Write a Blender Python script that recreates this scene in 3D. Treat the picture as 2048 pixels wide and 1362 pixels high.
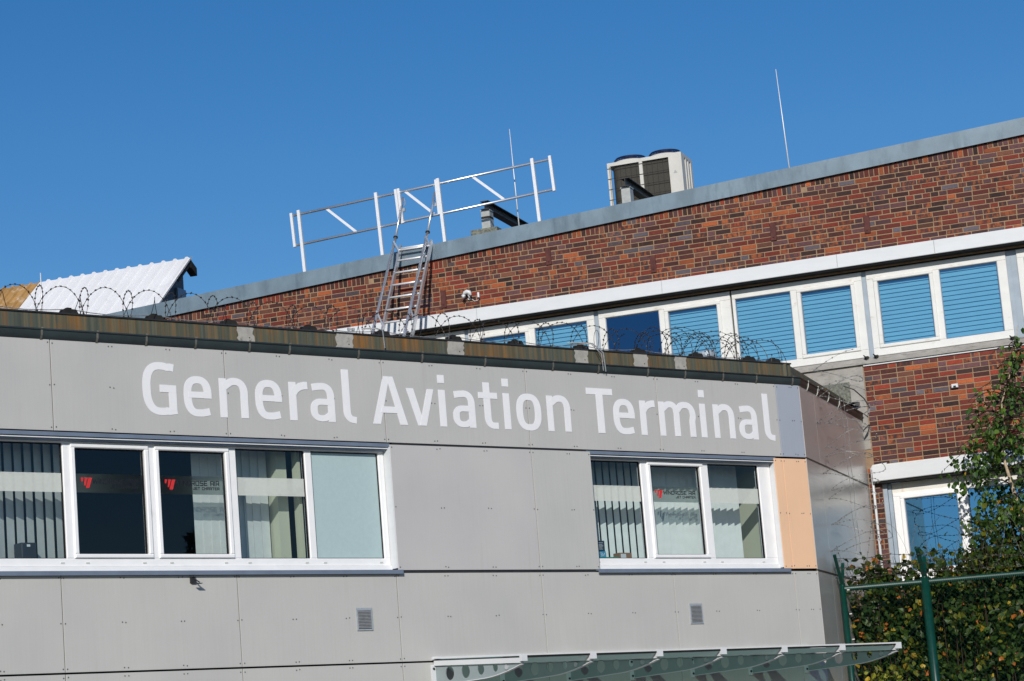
import bpy, math, random
import numpy as np
from mathutils import Vector, Matrix
random.seed(7); rng = np.random.default_rng(11)
S = bpy.context.scene
COL = S.collection
for o in list(bpy.data.objects): bpy.data.objects.remove(o)

# ------------------------------------------------------------------ camera
PITCH, ROLL = 0.18263575, -0.08139287
cp, sp, c_, s_ = math.cos(PITCH), math.sin(PITCH), math.cos(ROLL), math.sin(ROLL)
RX = Matrix(((1,0,0),(0,sp,-cp),(0,cp,sp)))
RR = Matrix(((c_,-s_,0),(s_,c_,0),(0,0,1)))
RM = RR @ RX                                    # rows: image right, image down, forward
cam = bpy.data.cameras.new('camera'); camo = bpy.data.objects.new('camera', cam); COL.objects.link(camo)
M = Matrix((RM[0], -RM[1], -RM[2])).transposed().to_4x4()
M.translation = Vector((0,0,1.7)); camo.matrix_world = M
cam.sensor_width = 36; cam.lens = 88.80; cam.clip_end = 20000; cam.clip_start = .5
S.camera = camo

# ------------------------------------------------------------------ light
ELEV = math.radians(26.0)
SH = Vector((-0.064,-0.998)).normalized()
SUN = Vector((SH.x*math.cos(ELEV), SH.y*math.cos(ELEV), math.sin(ELEV)))
sd = bpy.data.lights.new('sun','SUN'); sd.energy = 3.7; sd.angle = math.radians(.53); sd.color = (1,.95,.87)
so = bpy.data.objects.new('sun', sd); COL.objects.link(so)
so.rotation_mode='QUATERNION'; so.rotation_quaternion = SUN.to_track_quat('Z','Y'); so.location=(-20,-60,50)
w = bpy.data.worlds.new('World'); S.world = w; w.use_nodes = True
nt = w.node_tree; nt.nodes.clear()
sky = nt.nodes.new('ShaderNodeTexSky'); sky.sky_type='NISHITA'; sky.sun_disc=False
sky.sun_elevation = ELEV; sky.sun_rotation = math.atan2(SH.x, SH.y)
sky.altitude = 0; sky.air_density=1.0; sky.dust_density=.3; sky.ozone_density=3.0
hs = nt.nodes.new('ShaderNodeHueSaturation'); hs.inputs['Saturation'].default_value=1.37; hs.inputs['Value'].default_value=.785; hs.inputs['Hue'].default_value=.5075
bg = nt.nodes.new('ShaderNodeBackground'); bg.inputs['Strength'].default_value=.11
wo = nt.nodes.new('ShaderNodeOutputWorld')
nt.links.new(sky.outputs[0],hs.inputs['Color']); nt.links.new(hs.outputs[0],bg.inputs[0]); nt.links.new(bg.outputs[0],wo.inputs[0])
S.view_settings.view_transform='Standard'; S.view_settings.look='None'; S.view_settings.exposure=0.0; S.view_settings.gamma=1
S.render.engine='CYCLES'; S.cycles.max_bounces=10; S.cycles.transparent_max_bounces=24
S.cycles.caustics_reflective=False; S.cycles.caustics_refractive=False

# ------------------------------------------------------------------ frames
OF = Vector((3.84264848,34.0,0)); OB = Vector((5.21002863,38.01853121,0))
AF, AB, AS = 0.69964932, -0.32797929, -0.32797929+math.pi/2
FR = {'F':(OF,AF),'B':(OB,AB),'S':(OF,AS),'W':(Vector((0,0,0)),0.0)}
def fpt(fr,x,y,z):
    O,a = FR[fr]; return Vector((O.x+x*math.cos(a)-y*math.sin(a), O.y+x*math.sin(a)+y*math.cos(a), z))
def infr(fr,p):
    O,a = FR[fr]; d=Vector(p)-O; return (d.x*math.cos(a)+d.y*math.sin(a), -d.x*math.sin(a)+d.y*math.cos(a), p[2])

# ------------------------------------------------------------------ materials
def lin(r,g,b):
    f=lambda c:(c/255/12.92) if c/255<=.04045 else ((c/255+.055)/1.055)**2.4
    return (f(r),f(g),f(b),1)
def newmat(name):
    m=bpy.data.materials.new(name); m.use_nodes=True
    t=m.node_tree; p=t.nodes['Principled BSDF']; return m,t,p
def N(t,k,**kw):
    n=t.nodes.new(k)
    for a,v in kw.items():
        if a.startswith('i_'): n.inputs[int(a[2:])].default_value=v
        else: setattr(n,a,v)
    return n
def noise(t,scale=(1,1,1),s=5,d=4,r=.55,rot=(0,0,0)):
    tc=N(t,'ShaderNodeTexCoord'); mp=N(t,'ShaderNodeMapping'); mp.inputs['Scale'].default_value=scale; mp.inputs['Rotation'].default_value=rot
    n=N(t,'ShaderNodeTexNoise'); n.inputs['Scale'].default_value=s; n.inputs['Detail'].default_value=d; n.inputs['Roughness'].default_value=r
    t.links.new(tc.outputs['Object'],mp.inputs[0]); t.links.new(mp.outputs[0],n.inputs['Vector']); return n
def ramp(t,src,stops):
    r=N(t,'ShaderNodeValToRGB'); e=r.color_ramp.elements
    while len(e)<len(stops): e.new(.5)
    for k,(p,c) in enumerate(stops): e[k].position=p; e[k].color=c if len(c)==4 else (*c,1)
    t.links.new(src,r.inputs[0]); return r
def mix(t,fac,a,b,mode='MIX'):
    m=N(t,'ShaderNodeMixRGB',blend_type=mode)
    for i,v in enumerate((fac,a,b)):
        if hasattr(v,'is_linked') or isinstance(v,bpy.types.NodeSocket): t.links.new(v,m.inputs[i])
        else: m.inputs[i].default_value=v
    return m
def bump(t,p,src,st=.2,dist=.01):
    b=N(t,'ShaderNodeBump'); b.inputs['Strength'].default_value=st; b.inputs['Distance'].default_value=dist
    t.links.new(src,b.inputs['Height']); t.links.new(b.outputs[0],p.inputs['Normal'])
def simple(name,col,rough=.5,metal=0.,spec=.5,var=.12,vs=6,vscale=(1,1,1),bmp=0,dirt=None):
    m,t,p=newmat(name)
    p.inputs['Roughness'].default_value=rough; p.inputs['Metallic'].default_value=metal; p.inputs['Specular IOR Level'].default_value=spec
    n=noise(t,vscale,vs)
    lo=tuple(c*(1-var) for c in col[:3]); hi=tuple(min(1,c*(1+var)) for c in col[:3])
    r=ramp(t,n.outputs[0],[(.3,lo),(.7,hi)]); out=r.outputs[0]
    if dirt:
        n2=noise(t,dirt[1],dirt[2],5,.65)
        k=ramp(t,n2.outputs[0],[(dirt[3],(0,0,0)),(dirt[3]+.2,(1,1,1))])
        out=mix(t,k.outputs[0],out,dirt[0]).outputs[0]
    t.links.new(out,p.inputs['Base Color'])
    if bmp: bump(t,p,n.outputs[0],bmp)
    return m
def panelmat(name,col,st=.022):
    m,t,p=newmat(name); p.inputs['Roughness'].default_value=.48; p.inputs['Specular IOR Level'].default_value=.35
    n=noise(t,(60,60,1.2),1.0,3); n2=noise(t,(.5,.5,.5),1.6,4); n3=noise(t,(5,5,.35),1.5,5,.6)
    a=ramp(t,n.outputs[0],[(.3,tuple(c*(1-st) for c in col[:3])),(.7,tuple(c*(1+st) for c in col[:3]))])
    b=ramp(t,n2.outputs[0],[(.3,(.93,.93,.94)),(.7,(1.03,1.03,1.02))])
    x=mix(t,1.,a.outputs[0],b.outputs[0],'MULTIPLY')
    k=ramp(t,n3.outputs[0],[(.62,(1,1,1)),(.80,(.93,.92,.90))])
    y=mix(t,1.,x.outputs[0],k.outputs[0],'MULTIPLY')
    t.links.new(y.outputs[0],p.inputs['Base Color']); bump(t,p,n.outputs[0],.05,.002)
    return m
MAT={}
MAT['panel_top']=panelmat('panel_top',lin(187,186,183)); MAT['panel_mid']=panelmat('panel_mid',lin(189,187,186),.012)
MAT['panel_low']=panelmat('panel_low',lin(189,188,184)); MAT['panel_mid2']=panelmat('panel_mid2',lin(188,188,184),.03)
MAT['panel_peach']=panelmat('panel_peach',lin(238,196,160),.015); MAT['panel_blue']=panelmat('panel_blue',lin(162,168,180),.02)
MAT['rivet_shaded']=simple('rivet_shaded',(.10,.10,.10,1),.5,.3)  # dark tone stands for the rivet together with its small shadow
MAT['letter']=simple('letter',(.82,.82,.84,1),.5,var=.02)
MAT['pvc']=simple('pvc',(.86,.86,.86,1),.35,var=.03,dirt=((.50,.47,.40,1),(3,3,1),2.2,.68))
MAT['pvc_old']=simple('pvc_old',(.72,.715,.69,1),.4,var=.04,dirt=((.48,.42,.31,1),(2.0,2.0,5),2.0,.60))
MAT['pvc_stain']=simple('pvc_stain',(.74,.72,.66,1),.45,var=.06,dirt=((.50,.25,.07,1),(5,5,1.0),1.6,.60))
MAT['fascia_white']=simple('fascia_white',(.66,.675,.69,1),.4,var=.03,vscale=(.5,.5,2))
MAT['bracket_shaded']=simple('bracket_shaded',(.27,.32,.33,1),.4,var=.03)  # white plates coloured dark teal: shade under the tinted glass put into the colour
MAT['zinc']=simple('zinc',lin(150,163,175),.42,.0,.6,.16,2.2,(1,1,1.6))
MAT['zinc_blue']=simple('zinc_blue',lin(125,137,155),.38,.3,.5,.10,4)
MAT['flashing']=simple('flashing',lin(112,130,142),.42,.15,.6,.20,1.6,(1.6,1.6,1.0),dirt=(lin(88,106,118),(3.,3.,.8),1.2,.52))
MAT['gutter']=simple('gutter',lin(58,68,70),.34,.3,.6,.18,3)
MAT['gutter_brown']=simple('gutter_brown',lin(66,56,48),.5,.1,.4,.2,4)
MAT['hook']=simple('hook',lin(120,118,110),.5,.4,.5,.2,8)
MAT['hook_white']=simple('hook_white',lin(205,205,198),.5,.0,.5,.1,8)
MAT['concrete']=simple('concrete',lin(168,165,158),.9,0,.2,.18,9,bmp=.4,dirt=(lin(110,105,98),(3,3,3),3,.56))
MAT['concrete_dark']=simple('concrete_dark',lin(112,114,104),.95,0,.2,.5,32,bmp=.8)
MAT['plaster']=simple('plaster',lin(158,154,148),.9,0,.2,.14,5,bmp=.4,dirt=(lin(112,108,104),(2,2,6),2.5,.52))
MAT['dark']=simple('dark',(.012,.012,.013,1),.8,0,.2)
MAT['black']=simple('black',(.018,.017,.015,1),.7,0,.3,.3,10)
MAT['roofing']=simple('roofing',(.10,.10,.10,1),.9,0,.2,.3,5)
MAT['alu']=simple('alu',(.72,.73,.75,1),.30,.75,.5,.06,20)
MAT['alu_pale']=simple('alu_pale',(.80,.80,.81,1),.38,.25,.5,.05,20)
MAT['galv']=simple('galv',(.62,.64,.66,1),.35,.6,.5,.12,30)
MAT['wire']=simple('wire',(.05,.045,.04,1),.5,.5,.5,.3,20)
MAT['wire_bright']=simple('wire_bright',(.45,.45,.43,1),.4,.6,.5,.3,20)
MAT['wire_grey']=simple('wire_grey',(.16,.16,.15,1),.5,.4,.5,.3,20)
MAT['wire_mid']=simple('wire_mid',(.24,.24,.23,1),.5,.3,.4,.4,20)
MAT['rod']=simple('rod',(.75,.75,.74,1),.4,.2,.5,.05)
MAT['steel_dark']=simple('steel_dark',(.035,.037,.04,1),.5,.3,.5,.2,10)
MAT['steel_zinc']=simple('steel_zinc',lin(165,168,166),.45,.2,.5,.15,12)
MAT['ac_white']=simple('ac_white',lin(200,198,191),.5,0,.4,.06,4,dirt=(lin(180,172,155),(2,2,.6),2,.62))
MAT['ac_grille']=simple('ac_grille',lin(62,60,54),.7,0,.3,.25,26,(1,1,4))
MAT['fan_blue']=simple('fan_blue',(.02,.03,.08,1),.4,.2,.5)
MAT['anchor']=simple('anchor',lin(86,48,44),.7,.1,.3,.25,14)
MAT['asphalt']=simple('asphalt',(.16,.155,.15,1),.9,0,.3,.25,.5)
MAT['mortar']=simple('mortar',lin(150,126,102),.95,0,.1,.14,14,bmp=.3)
MAT['shed_white']=simple('shed_white',(.74,.74,.75,1),.5,0,.4,.04,1.5,(1,1,1),dirt=((.60,.60,.60,1),(4,4,.8),1.0,.60))
MAT['shed_rust']=simple('shed_rust',lin(165,128,78),.8,0,.3,.25,2.5,(1,1,1),dirt=(lin(200,185,165),(3,3,1.2),1.6,.52))
MAT['shed_grey']=simple('shed_grey',lin(92,102,115),.6,.1,.3,.1,3)
MAT['fence_green']=simple('fence_green',lin(6,54,43),.3,0,.6,.2,14)
MAT['bark']=simple('bark',lin(178,160,135),.8,0,.2,.2,9,(1,1,5),dirt=((.03,.025,.02,1),(2,2,9),3,.60))
MAT['twig']=simple('twig',lin(56,42,32),.8,0,.2,.2,9)
MAT['speaker']=simple('speaker',(.035,.04,.05,1),.5,0,.4,.1)
MAT['teal']=simple('teal',(.01,.30,.22,1),.5); MAT['cyan']=simple('cyan',(.02,.32,.55,1),.5)
MAT['navy']=simple('navy',(.02,.03,.06,1),.5); MAT['cardboard']=simple('cardboard',(.30,.16,.09,1),.8)
MAT['paper']=simple('paper',(.75,.75,.75,1),.6,var=.02)
MAT['slat']=simple('slat',(.80,.81,.77,1),.7,0,.2,.05,9)
MAT['slat_navy']=simple('slat_navy',(.76,.80,.77,1),.7,0,.2,.05,9)
MAT['interior']=simple('interior',(.06,.09,.15,1),.9,0,.2,.1,1)
MAT['interior_cream']=simple('interior_cream',(.62,.62,.47,1),.9,0,.2,.05,1)
MAT['blind']=simple('blind',(.66,.78,.81,1),.55,0,.3,.05,3,(1,1,4))
MAT['blind_back']=simple('blind_back',(.40,.54,.60,1),.7,0,.3,.04,3)
MAT['logo_red']=simple('logo_red',(.62,.03,.03,1),.5,var=.02); MAT['logo_black']=simple('logo_black',(.012,.014,.02,1),.5,var=.02)
def glass(name,tint,refl=(1,1,1,1),base=.05,k=1.0):
    m=bpy.data.materials.new(name); m.use_nodes=True; t=m.node_tree; t.nodes.clear()
    tr=N(t,'ShaderNodeBsdfTransparent'); tr.inputs[0].default_value=tint
    gl=N(t,'ShaderNodeBsdfGlossy'); gl.inputs['Roughness'].default_value=.01; gl.inputs[0].default_value=refl
    lw=N(t,'ShaderNodeLayerWeight'); lw.inputs[0].default_value=.5
    fr=N(t,'ShaderNodeMath',operation='POWER'); fr.inputs[1].default_value=4.5; t.links.new(lw.outputs['Facing'],fr.inputs[0])
    ma=N(t,'ShaderNodeMath',operation='MULTIPLY_ADD'); ma.inputs[1].default_value=.95*k; ma.inputs[2].default_value=base+.04
    nb=noise(t,(1,1,1),1.5,2); b=N(t,'ShaderNodeBump'); b.inputs['Strength'].default_value=.02; b.inputs['Distance'].default_value=.02
    t.links.new(nb.outputs[0],b.inputs['Height']); t.links.new(b.outputs[0],gl.inputs['Normal'])
    mx=N(t,'ShaderNodeMixShader'); o=N(t,'ShaderNodeOutputMaterial')
    t.links.new(fr.outputs[0],ma.inputs[0]); t.links.new(ma.outputs[0],mx.inputs[0]); t.links.new(tr.outputs[0],mx.inputs[1]); t.links.new(gl.outputs[0],mx.inputs[2]); t.links.new(mx.outputs[0],o.inputs[0])
    return m
MAT['glass']=glass('glass',(.74,.80,.82,1),(.8,.9,1,1),.01,1.0)
MAT['glass_blue']=glass('glass_blue',(.47,.71,.81,1),(.25,.58,1.0,1),.16,1.0)
MAT['glass_low']=glass('glass_low',(.30,.5,.6,1),(.24,.60,1.0,1),.42,.8)
MAT['glass_canopy']=glass('glass_canopy',(.38,.50,.48,1),(.8,1,1,1),.02,1.0)
def film(name,col,alpha,tint=(1,1,1,1)):
    m=bpy.data.materials.new(name); m.use_nodes=True; t=m.node_tree; p=t.nodes['Principled BSDF']; o=t.nodes['Material Output']
    p.inputs['Base Color'].default_value=col; p.inputs['Roughness'].default_value=.55
    tr=N(t,'ShaderNodeBsdfTransparent'); tr.inputs[0].default_value=tint; mx=N(t,'ShaderNodeMixShader'); mx.inputs[0].default_value=alpha
    n=noise(t,(1,1,1),30,3); r=ramp(t,n.outputs[0],[(.3,tuple(c*.94 for c in col[:3])),(.7,col[:3])]); t.links.new(r.outputs[0],p.inputs['Base Color'])
    t.links.new(tr.outputs[0],mx.inputs[1]); t.links.new(p.outputs[0],mx.inputs[2]); t.links.new(mx.outputs[0],o.inputs[0]); return m
MAT['film']=film('film',(.62,.65,.60,1),.86)
def frosted(name,tint,col,k):
    m=bpy.data.materials.new(name); m.use_nodes=True; t=m.node_tree; t.nodes.clear(); o=N(t,'ShaderNodeOutputMaterial')
    tr=N(t,'ShaderNodeBsdfTransparent'); tr.inputs[0].default_value=tint; tl=N(t,'ShaderNodeBsdfTranslucent'); tl.inputs[0].default_value=col
    mx=N(t,'ShaderNodeMixShader'); mx.inputs[0].default_value=k
    t.links.new(tr.outputs[0],mx.inputs[1]); t.links.new(tl.outputs[0],mx.inputs[2]); t.links.new(mx.outputs[0],o.inputs[0]); return m
MAT['film_clear']=frosted('film_clear',(.70,.78,.78,1),(.72,.80,.80,1),.60)
MAT['milk']=film('milk',(.43,.56,.57,1),.97)
def steelwall():
    m,t,p=newmat('steel_wall'); p.inputs['Metallic'].default_value=.55
    p.inputs['Anisotropic'].default_value=.3
    n=noise(t,(1.5,1.5,90),1.0,3); n2=noise(t,(.7,.7,1.1),1.0,3)
    a=ramp(t,n2.outputs[0],[(.3,lin(205,202,198)),(.7,lin(225,222,218))]); t.links.new(a.outputs[0],p.inputs['Base Color'])
    r=ramp(t,n.outputs[0],[(.3,(.28,)*3),(.7,(.35,)*3)]); t.links.new(r.outputs[0],p.inputs['Roughness'])
    n4=noise(t,(.5,.5,.8),1.0,0); bump(t,p,n4.outputs[0],.05,.05); return m
MAT['steel_wall']=steelwall()
def rustmat():
    m,t,p=newmat('rust_fascia'); p.inputs['Roughness'].default_value=.65; p.inputs['Specular IOR Level'].default_value=.3
    n=noise(t,(20,20,.5),1.6,6,.62); n2=noise(t,(.9,.9,.3),1.1,5,.75); n3=noise(t,(26,26,.5),1.0,4)
    a=ramp(t,n2.outputs[0],[(.36,lin(78,88,84)),(.54,lin(92,92,76)),(.64,lin(140,98,52)),(.80,lin(160,106,48))])
    b=ramp(t,n.outputs[0],[(.34,lin(70,82,80)),(.52,lin(98,96,76)),(.62,lin(146,100,50)),(.74,lin(60,52,42))])
    x=mix(t,.45,a.outputs[0],b.outputs[0])
    k=ramp(t,n3.outputs[0],[(.35,(.72,.72,.72)),(.65,(1.08,1.08,1.08))]); y=mix(t,1.,x.outputs[0],k.outputs[0],'MULTIPLY')
    t.links.new(y.outputs[0],p.inputs['Base Color']); return m
MAT['rust']=rustmat()
def brickmat():
    m,t,p=newmat('clinker_brick'); p.inputs['Roughness'].default_value=.72; p.inputs['Specular IOR Level'].default_value=.3
    at=N(t,'ShaderNodeAttribute'); at.attribute_name='Col'
    n=noise(t,(1,1,.4),20,3,.55); n2=noise(t,(1,1,1),70,3); n3=noise(t,(1,1,1),.7,3)
    mo=ramp(t,n.outputs[0],[(.40,lin(58,44,48)),(.49,lin(90,50,40)),(.60,lin(152,84,46))])
    x=mix(t,at.outputs['Alpha'],at.outputs['Color'],mo.outputs[0])
    k=ramp(t,n2.outputs[0],[(.3,(.78,.78,.78)),(.7,(1.18,1.18,1.18))]); y=mix(t,1.,x.outputs[0],k.outputs[0],'MULTIPLY')
    k2=ramp(t,n3.outputs[0],[(.32,(.76,.74,.76)),(.68,(1.14,1.10,1.06))]); z=mix(t,1.,y.outputs[0],k2.outputs[0],'MULTIPLY')
    t.links.new(z.outputs[0],p.inputs['Base Color']); bump(t,p,n2.outputs[0],.35,.004); return m
MAT['brick']=brickmat()
def leafmat(name):
    m=bpy.data.materials.new(name); m.use_nodes=True; t=m.node_tree; p=t.nodes['Principled BSDF']; o=t.nodes['Material Output']
    at=N(t,'ShaderNodeAttribute'); at.attribute_name='Col'
    t.links.new(at.outputs['Color'],p.inputs['Base Color']); p.inputs['Roughness'].default_value=.5; p.inputs['Specular IOR Level'].default_value=.35
    tl=N(t,'ShaderNodeBsdfTranslucent'); g=mix(t,1.,at.outputs['Color'],(1.3,1.4,.5,1),'MULTIPLY'); t.links.new(g.outputs[0],tl.inputs[0])
    mx=N(t,'ShaderNodeMixShader'); mx.inputs[0].default_value=.28
    t.links.new(p.outputs[0],mx.inputs[1]); t.links.new(tl.outputs[0],mx.inputs[2]); t.links.new(mx.outputs[0],o.inputs[0]); return m
MAT['leaf']=leafmat('leaf')

# ------------------------------------------------------------------ mesh builder
class MB:
    def __init__(s): s.v=[]; s.f=[]; s.mi=[]; s.m=0; s.col=None
    def add(s,vs,fs):
        b=len(s.v); s.v+= [tuple(v) for v in vs]
        for f in fs: s.f.append(tuple(b+i for i in f)); s.mi.append(s.m)
        return s
    def box(s,x0,x1,y0,y1,z0,z1):
        if x0>x1:x0,x1=x1,x0
        if y0>y1:y0,y1=y1,y0
        if z0>z1:z0,z1=z1,z0
        v=[(x0,y0,z0),(x1,y0,z0),(x1,y1,z0),(x0,y1,z0),(x0,y0,z1),(x1,y0,z1),(x1,y1,z1),(x0,y1,z1)]
        return s.add(v,[(0,3,2,1),(4,5,6,7),(0,1,5,4),(1,2,6,5),(2,3,7,6),(3,0,4,7)])
    def bbox(s,x0,x1,y0,y1,z0,z1,b=.006):         # box whose front (low y) rim is chamfered
        v=[]
        for (y,i) in ((y1,0),(y0+b,0),(y0,b)):
            v+=[(x0+i,y,z0+i),(x1-i,y,z0+i),(x1-i,y,z1-i),(x0+i,y,z1-i)]
        f=[(0,3,2,1),(8,9,10,11)]
        for k in (0,4):
            for j in range(4): f.append((k+j,k+(j+1)%4,k+4+(j+1)%4,k+4+j))
        return s.add(v,f)
    def prism(s,poly,d):                          # poly: 3D points, d: extrusion vector
        n=len(poly); d=Vector(d); v=[Vector(p) for p in poly]; v=v+[p+d for p in v]
        return s.add(v,[tuple(range(n))[::-1],tuple(range(n,2*n))]+[(i,(i+1)%n,n+(i+1)%n,n+i) for i in range(n)])
    def tube(s,path,r,n=8,closed=False,caps=True):
        P=[Vector(p) for p in path]; L=len(P); rr=r if hasattr(r,'__len__') else [r]*L
        up=Vector((0.13,0.37,.92)); b=len(s.v); prev=None; rings=[]
        for i,p in enumerate(P):
            a=P[(i-1)%L] if (closed or i>0) else p; c=P[(i+1)%L] if (closed or i<L-1) else p
            t=(c-a); t=t.normalized() if t.length>1e-9 else Vector((0,0,1))
            if prev is None:
                u=t.cross(up); u=u if u.length>.05 else t.cross(Vector((1,0,0)))
            else: u=prev-t*prev.dot(t)
            u.normalize(); prev=u; w_=t.cross(u)
            rings.append([p+(u*math.cos(k*2*math.pi/n)+w_*math.sin(k*2*math.pi/n))*rr[i] for k in range(n)])
        v=[q for r_ in rings for q in r_]; f=[]
        m=L if closed else L-1
        for i in range(m):
            j=(i+1)%L
            for k in range(n): f.append((i*n+k,i*n+(k+1)%n,j*n+(k+1)%n,j*n+k))
        if caps and not closed: f+= [tuple(range(n))[::-1],tuple((L-1)*n+k for k in range(n))]
        return s.add(v,f)
    def bar(s,p,q,w_,h,up=(0,0,1)):               # rectangular bar from p to q
        p,q=Vector(p),Vector(q); t=(q-p).normalized(); u=t.cross(Vector(up))
        u=u if u.length>.01 else t.cross(Vector((1,0,0))); u.normalize(); k=u.cross(t)
        v=[e+u*(sx*w_/2)+k*(sy*h/2) for e in (p,q) for sx,sy in ((-1,-1),(1,-1),(1,1),(-1,1))]
        return s.add(v,[(3,2,1,0),(4,5,6,7)]+[(i,(i+1)%4,4+(i+1)%4,4+i) for i in range(4)])
    def disc(s,c,n,r,h,k=12,r2=None):             # short cylinder along n
        n=Vector(n).normalized(); c=Vector(c); return s.tube([c,c+n*h],[r,r if r2 is None else r2],k)
    def build(s,name,mats,parent=None,at=(0,0,0),fr=None,smooth=False):
        if parent is not None: at=parent['_at'].to_list() if hasattr(parent['_at'],'to_list') else parent['_at']
        at=Vector(at)
        me=bpy.data.meshes.new(name); me.from_pydata([tuple(Vector(v)-at) for v in s.v],[],s.f)
        for mm in (mats if isinstance(mats,(list,tuple)) else [mats]): me.materials.append(MAT[mm] if isinstance(mm,str) else mm)
        if len(me.materials)>1: me.polygons.foreach_set('material_index',s.mi)
        if smooth: me.polygons.foreach_set('use_smooth',[True]*len(me.polygons))
        if s.col is not None:
            ca=me.color_attributes.new('Col','FLOAT_COLOR','CORNER'); arr=[]
            for p,c in zip(me.polygons,s.col): arr+= list(c)*p.loop_total
            ca.data.foreach_set('color',arr)
        me.update(); o=bpy.data.objects.new(name,me); COL.objects.link(o); o['_at']=list(at)
        if parent is not None: o.parent=parent
        else:
            if fr: o.location=fpt(fr,*at); o.rotation_euler=(0,0,FR[fr][1])
            else: o.location=at
        return o
def tag(o,label=None,cat=None,group=None,kind=None):
    if label: o['label']=label
    if cat: o['category']=cat; o['kind']='thing'
    if group: o['group']=group
    if kind: o['kind']=kind
    return o
def thing(name,label,cat,fr,at,group=None):
    o=bpy.data.objects.new(name,None); COL.objects.link(o); o.empty_display_size=.3
    o.location=fpt(fr,*at); o.rotation_euler=(0,0,FR[fr][1]); o['_at']=list(at)
    return tag(o,label,cat,group)
def copy_tree(o,parent=None):
    c=o.copy(); COL.objects.link(c)
    if parent: c.parent=parent
    for ch in [x for x in bpy.data.objects if x.parent==o]: copy_tree(ch,c)
    return c

# ================================================================== GROUND
g=MB(); g.add([(-9000,-9000,0),(9000,-9000,0),(9000,9000,0),(-9000,9000,0)],[(0,1,2,3)])
tag(g.build('ground','asphalt'),kind='structure')

# ================================================================== TERMINAL BUILDING (front annex)
XL=-20.0; L=4.2448
T=thing('terminal_building','low grey panelled terminal building with big white roof band lettering','building','F',(0,0,0))
T.location=OF
Sx=lambda s,y,z: infr('F',fpt('S',s,y,z))                 # side wall coords -> front frame coords
qx,qy,_=Sx(L,0,0); 
# far back line along brick wall, kept 6 cm clear of it
def Bx(x,y,z): return infr('F',fpt('B',x,y,z))
b0=Bx(-.005,-.06,0); b1=Bx(-15.5,-.06,0)
W1=(-11.96,-7.04); W2=(-3.88,-.60)
# carcass walls (behind cladding) with window openings
m=MB()
y0,y1=.035,.24
zb,zt=4.50,6.035
m.box(XL,-.06,y0,y1,0,zb); m.box(XL,-.06,y0,y1,zt,7.05)
m.box(W1[1],W2[0],y0,y1,zb,zt); m.box(W2[1]+.03,-.06,y0,y1,zb,zt)
# side carcass
sd0=[Sx(.05,.04,0),Sx(L-.06,.04,0),Sx(L-.06,.24,0),Sx(.17,.24,0)]
m.prism([(x,y,0) for x,y,_ in sd0],(0,0,7.05))
m.build('wall','dark',T)
r=MB(); poly=[(XL,.195,7.28),(-.05,.195,7.28)]+[(*Sx(L-.05,.20,0)[:2],7.28),(b0[0],b0[1],7.28),(b1[0],b1[1],7.28),(XL,b1[1],7.28)]
r.prism(poly,(0,0,.05)); r.build('roof','roofing',T)
# interior room
m=MB()
m.box(XL,-.07,.26,5.0,4.2,4.3); m.box(XL,-.07,.26,5.0,6.35,6.45); m.box(XL,-.07,5.0,5.1,4.2,6.45); m.box(-.57,-.45,.25,3.0,4.3,6.35)
m.m=1; m.box(-.592,-.572,.25,1.6,4.3,6.35)
m.build('interior_room',['interior','interior_cream'],T)
m=MB(); m.box(-8.42,-8.28,.36,1.2,4.3,6.35); m.box(-8.20,-8.16,.25,.36,4.6,6.0); m.build('partition','interior_cream',T)

# cladding panels
GX=[XL,-17.9+.0,-15.91,-13.70,-11.49,-9.28,-7.07,-4.86,-2.66,-.46,0.0]
def panel(x0,x1,z0,z1,mat,studs=True):
    p=MB(); e=.005; p.bbox(x0+e,x1-e,0,.012,z0+e,z1-e,.002); p.m=1
    def riv(x,z):
        if x0<x<x1 and z0<z<z1:
            ring=[(x+.0085*math.cos(t*math.pi/4),-.0025,z+.0085*math.sin(t*math.pi/4)) for t in range(8)]
            p.add(ring,[tuple(range(8))])
    xs=[x0+.028,x1-.028]
    W=x1-x0
    if W>1.0:
        n=3 if W>1.6 else 2
        for k in range(1,n): xs+= [x0+W*k/n-.022,x0+W*k/n+.022]
    elif W>.4: xs+=[x0+W*.62-.02,x0+W*.62+.02]
    for z in (z0+.04,(z0+z1)/2,z1-.04):
        for x in xs: riv(x+random.uniform(-.003,.003),z+random.uniform(-.004,.004))
    return p.build('cladding_panel',[mat,'rivet_shaded'],T)
for a,b in zip(GX[:-1],GX[1:]):
    last = b==0.0
    panel(a,b,6.04,7.04,'panel_blue' if last else 'panel_top')
    panel(a,b,3.465,4.505 if b>-7.1 or True else 4.5,'panel_low')
    panel(a,b,2.30,3.455,'panel_low'); panel(a,b,1.15,2.29,'panel_low'); panel(a,b,.05,1.14,'panel_low')
panel(-7.035,-4.86,4.53,6.025,'panel_mid'); panel(-4.86,-2.66-0,4.53,6.025,'panel_mid') if False else None
panel(-4.86,-3.89,4.53,6.025,'panel_mid2')
panel(-.625,-.46,4.53,6.025,'panel_peach'); panel(-.46,0,4.53,6.025,'panel_peach')
# horizontal joint strips (thin shadow-gap rails)
for z0,z1 in ((4.503,4.532),(6.024,6.041)):
    m=MB(); m.box(-6.99,-3.92,.0125,.03,z0,z1); m.build('joint_rail','steel_dark',T)
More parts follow.
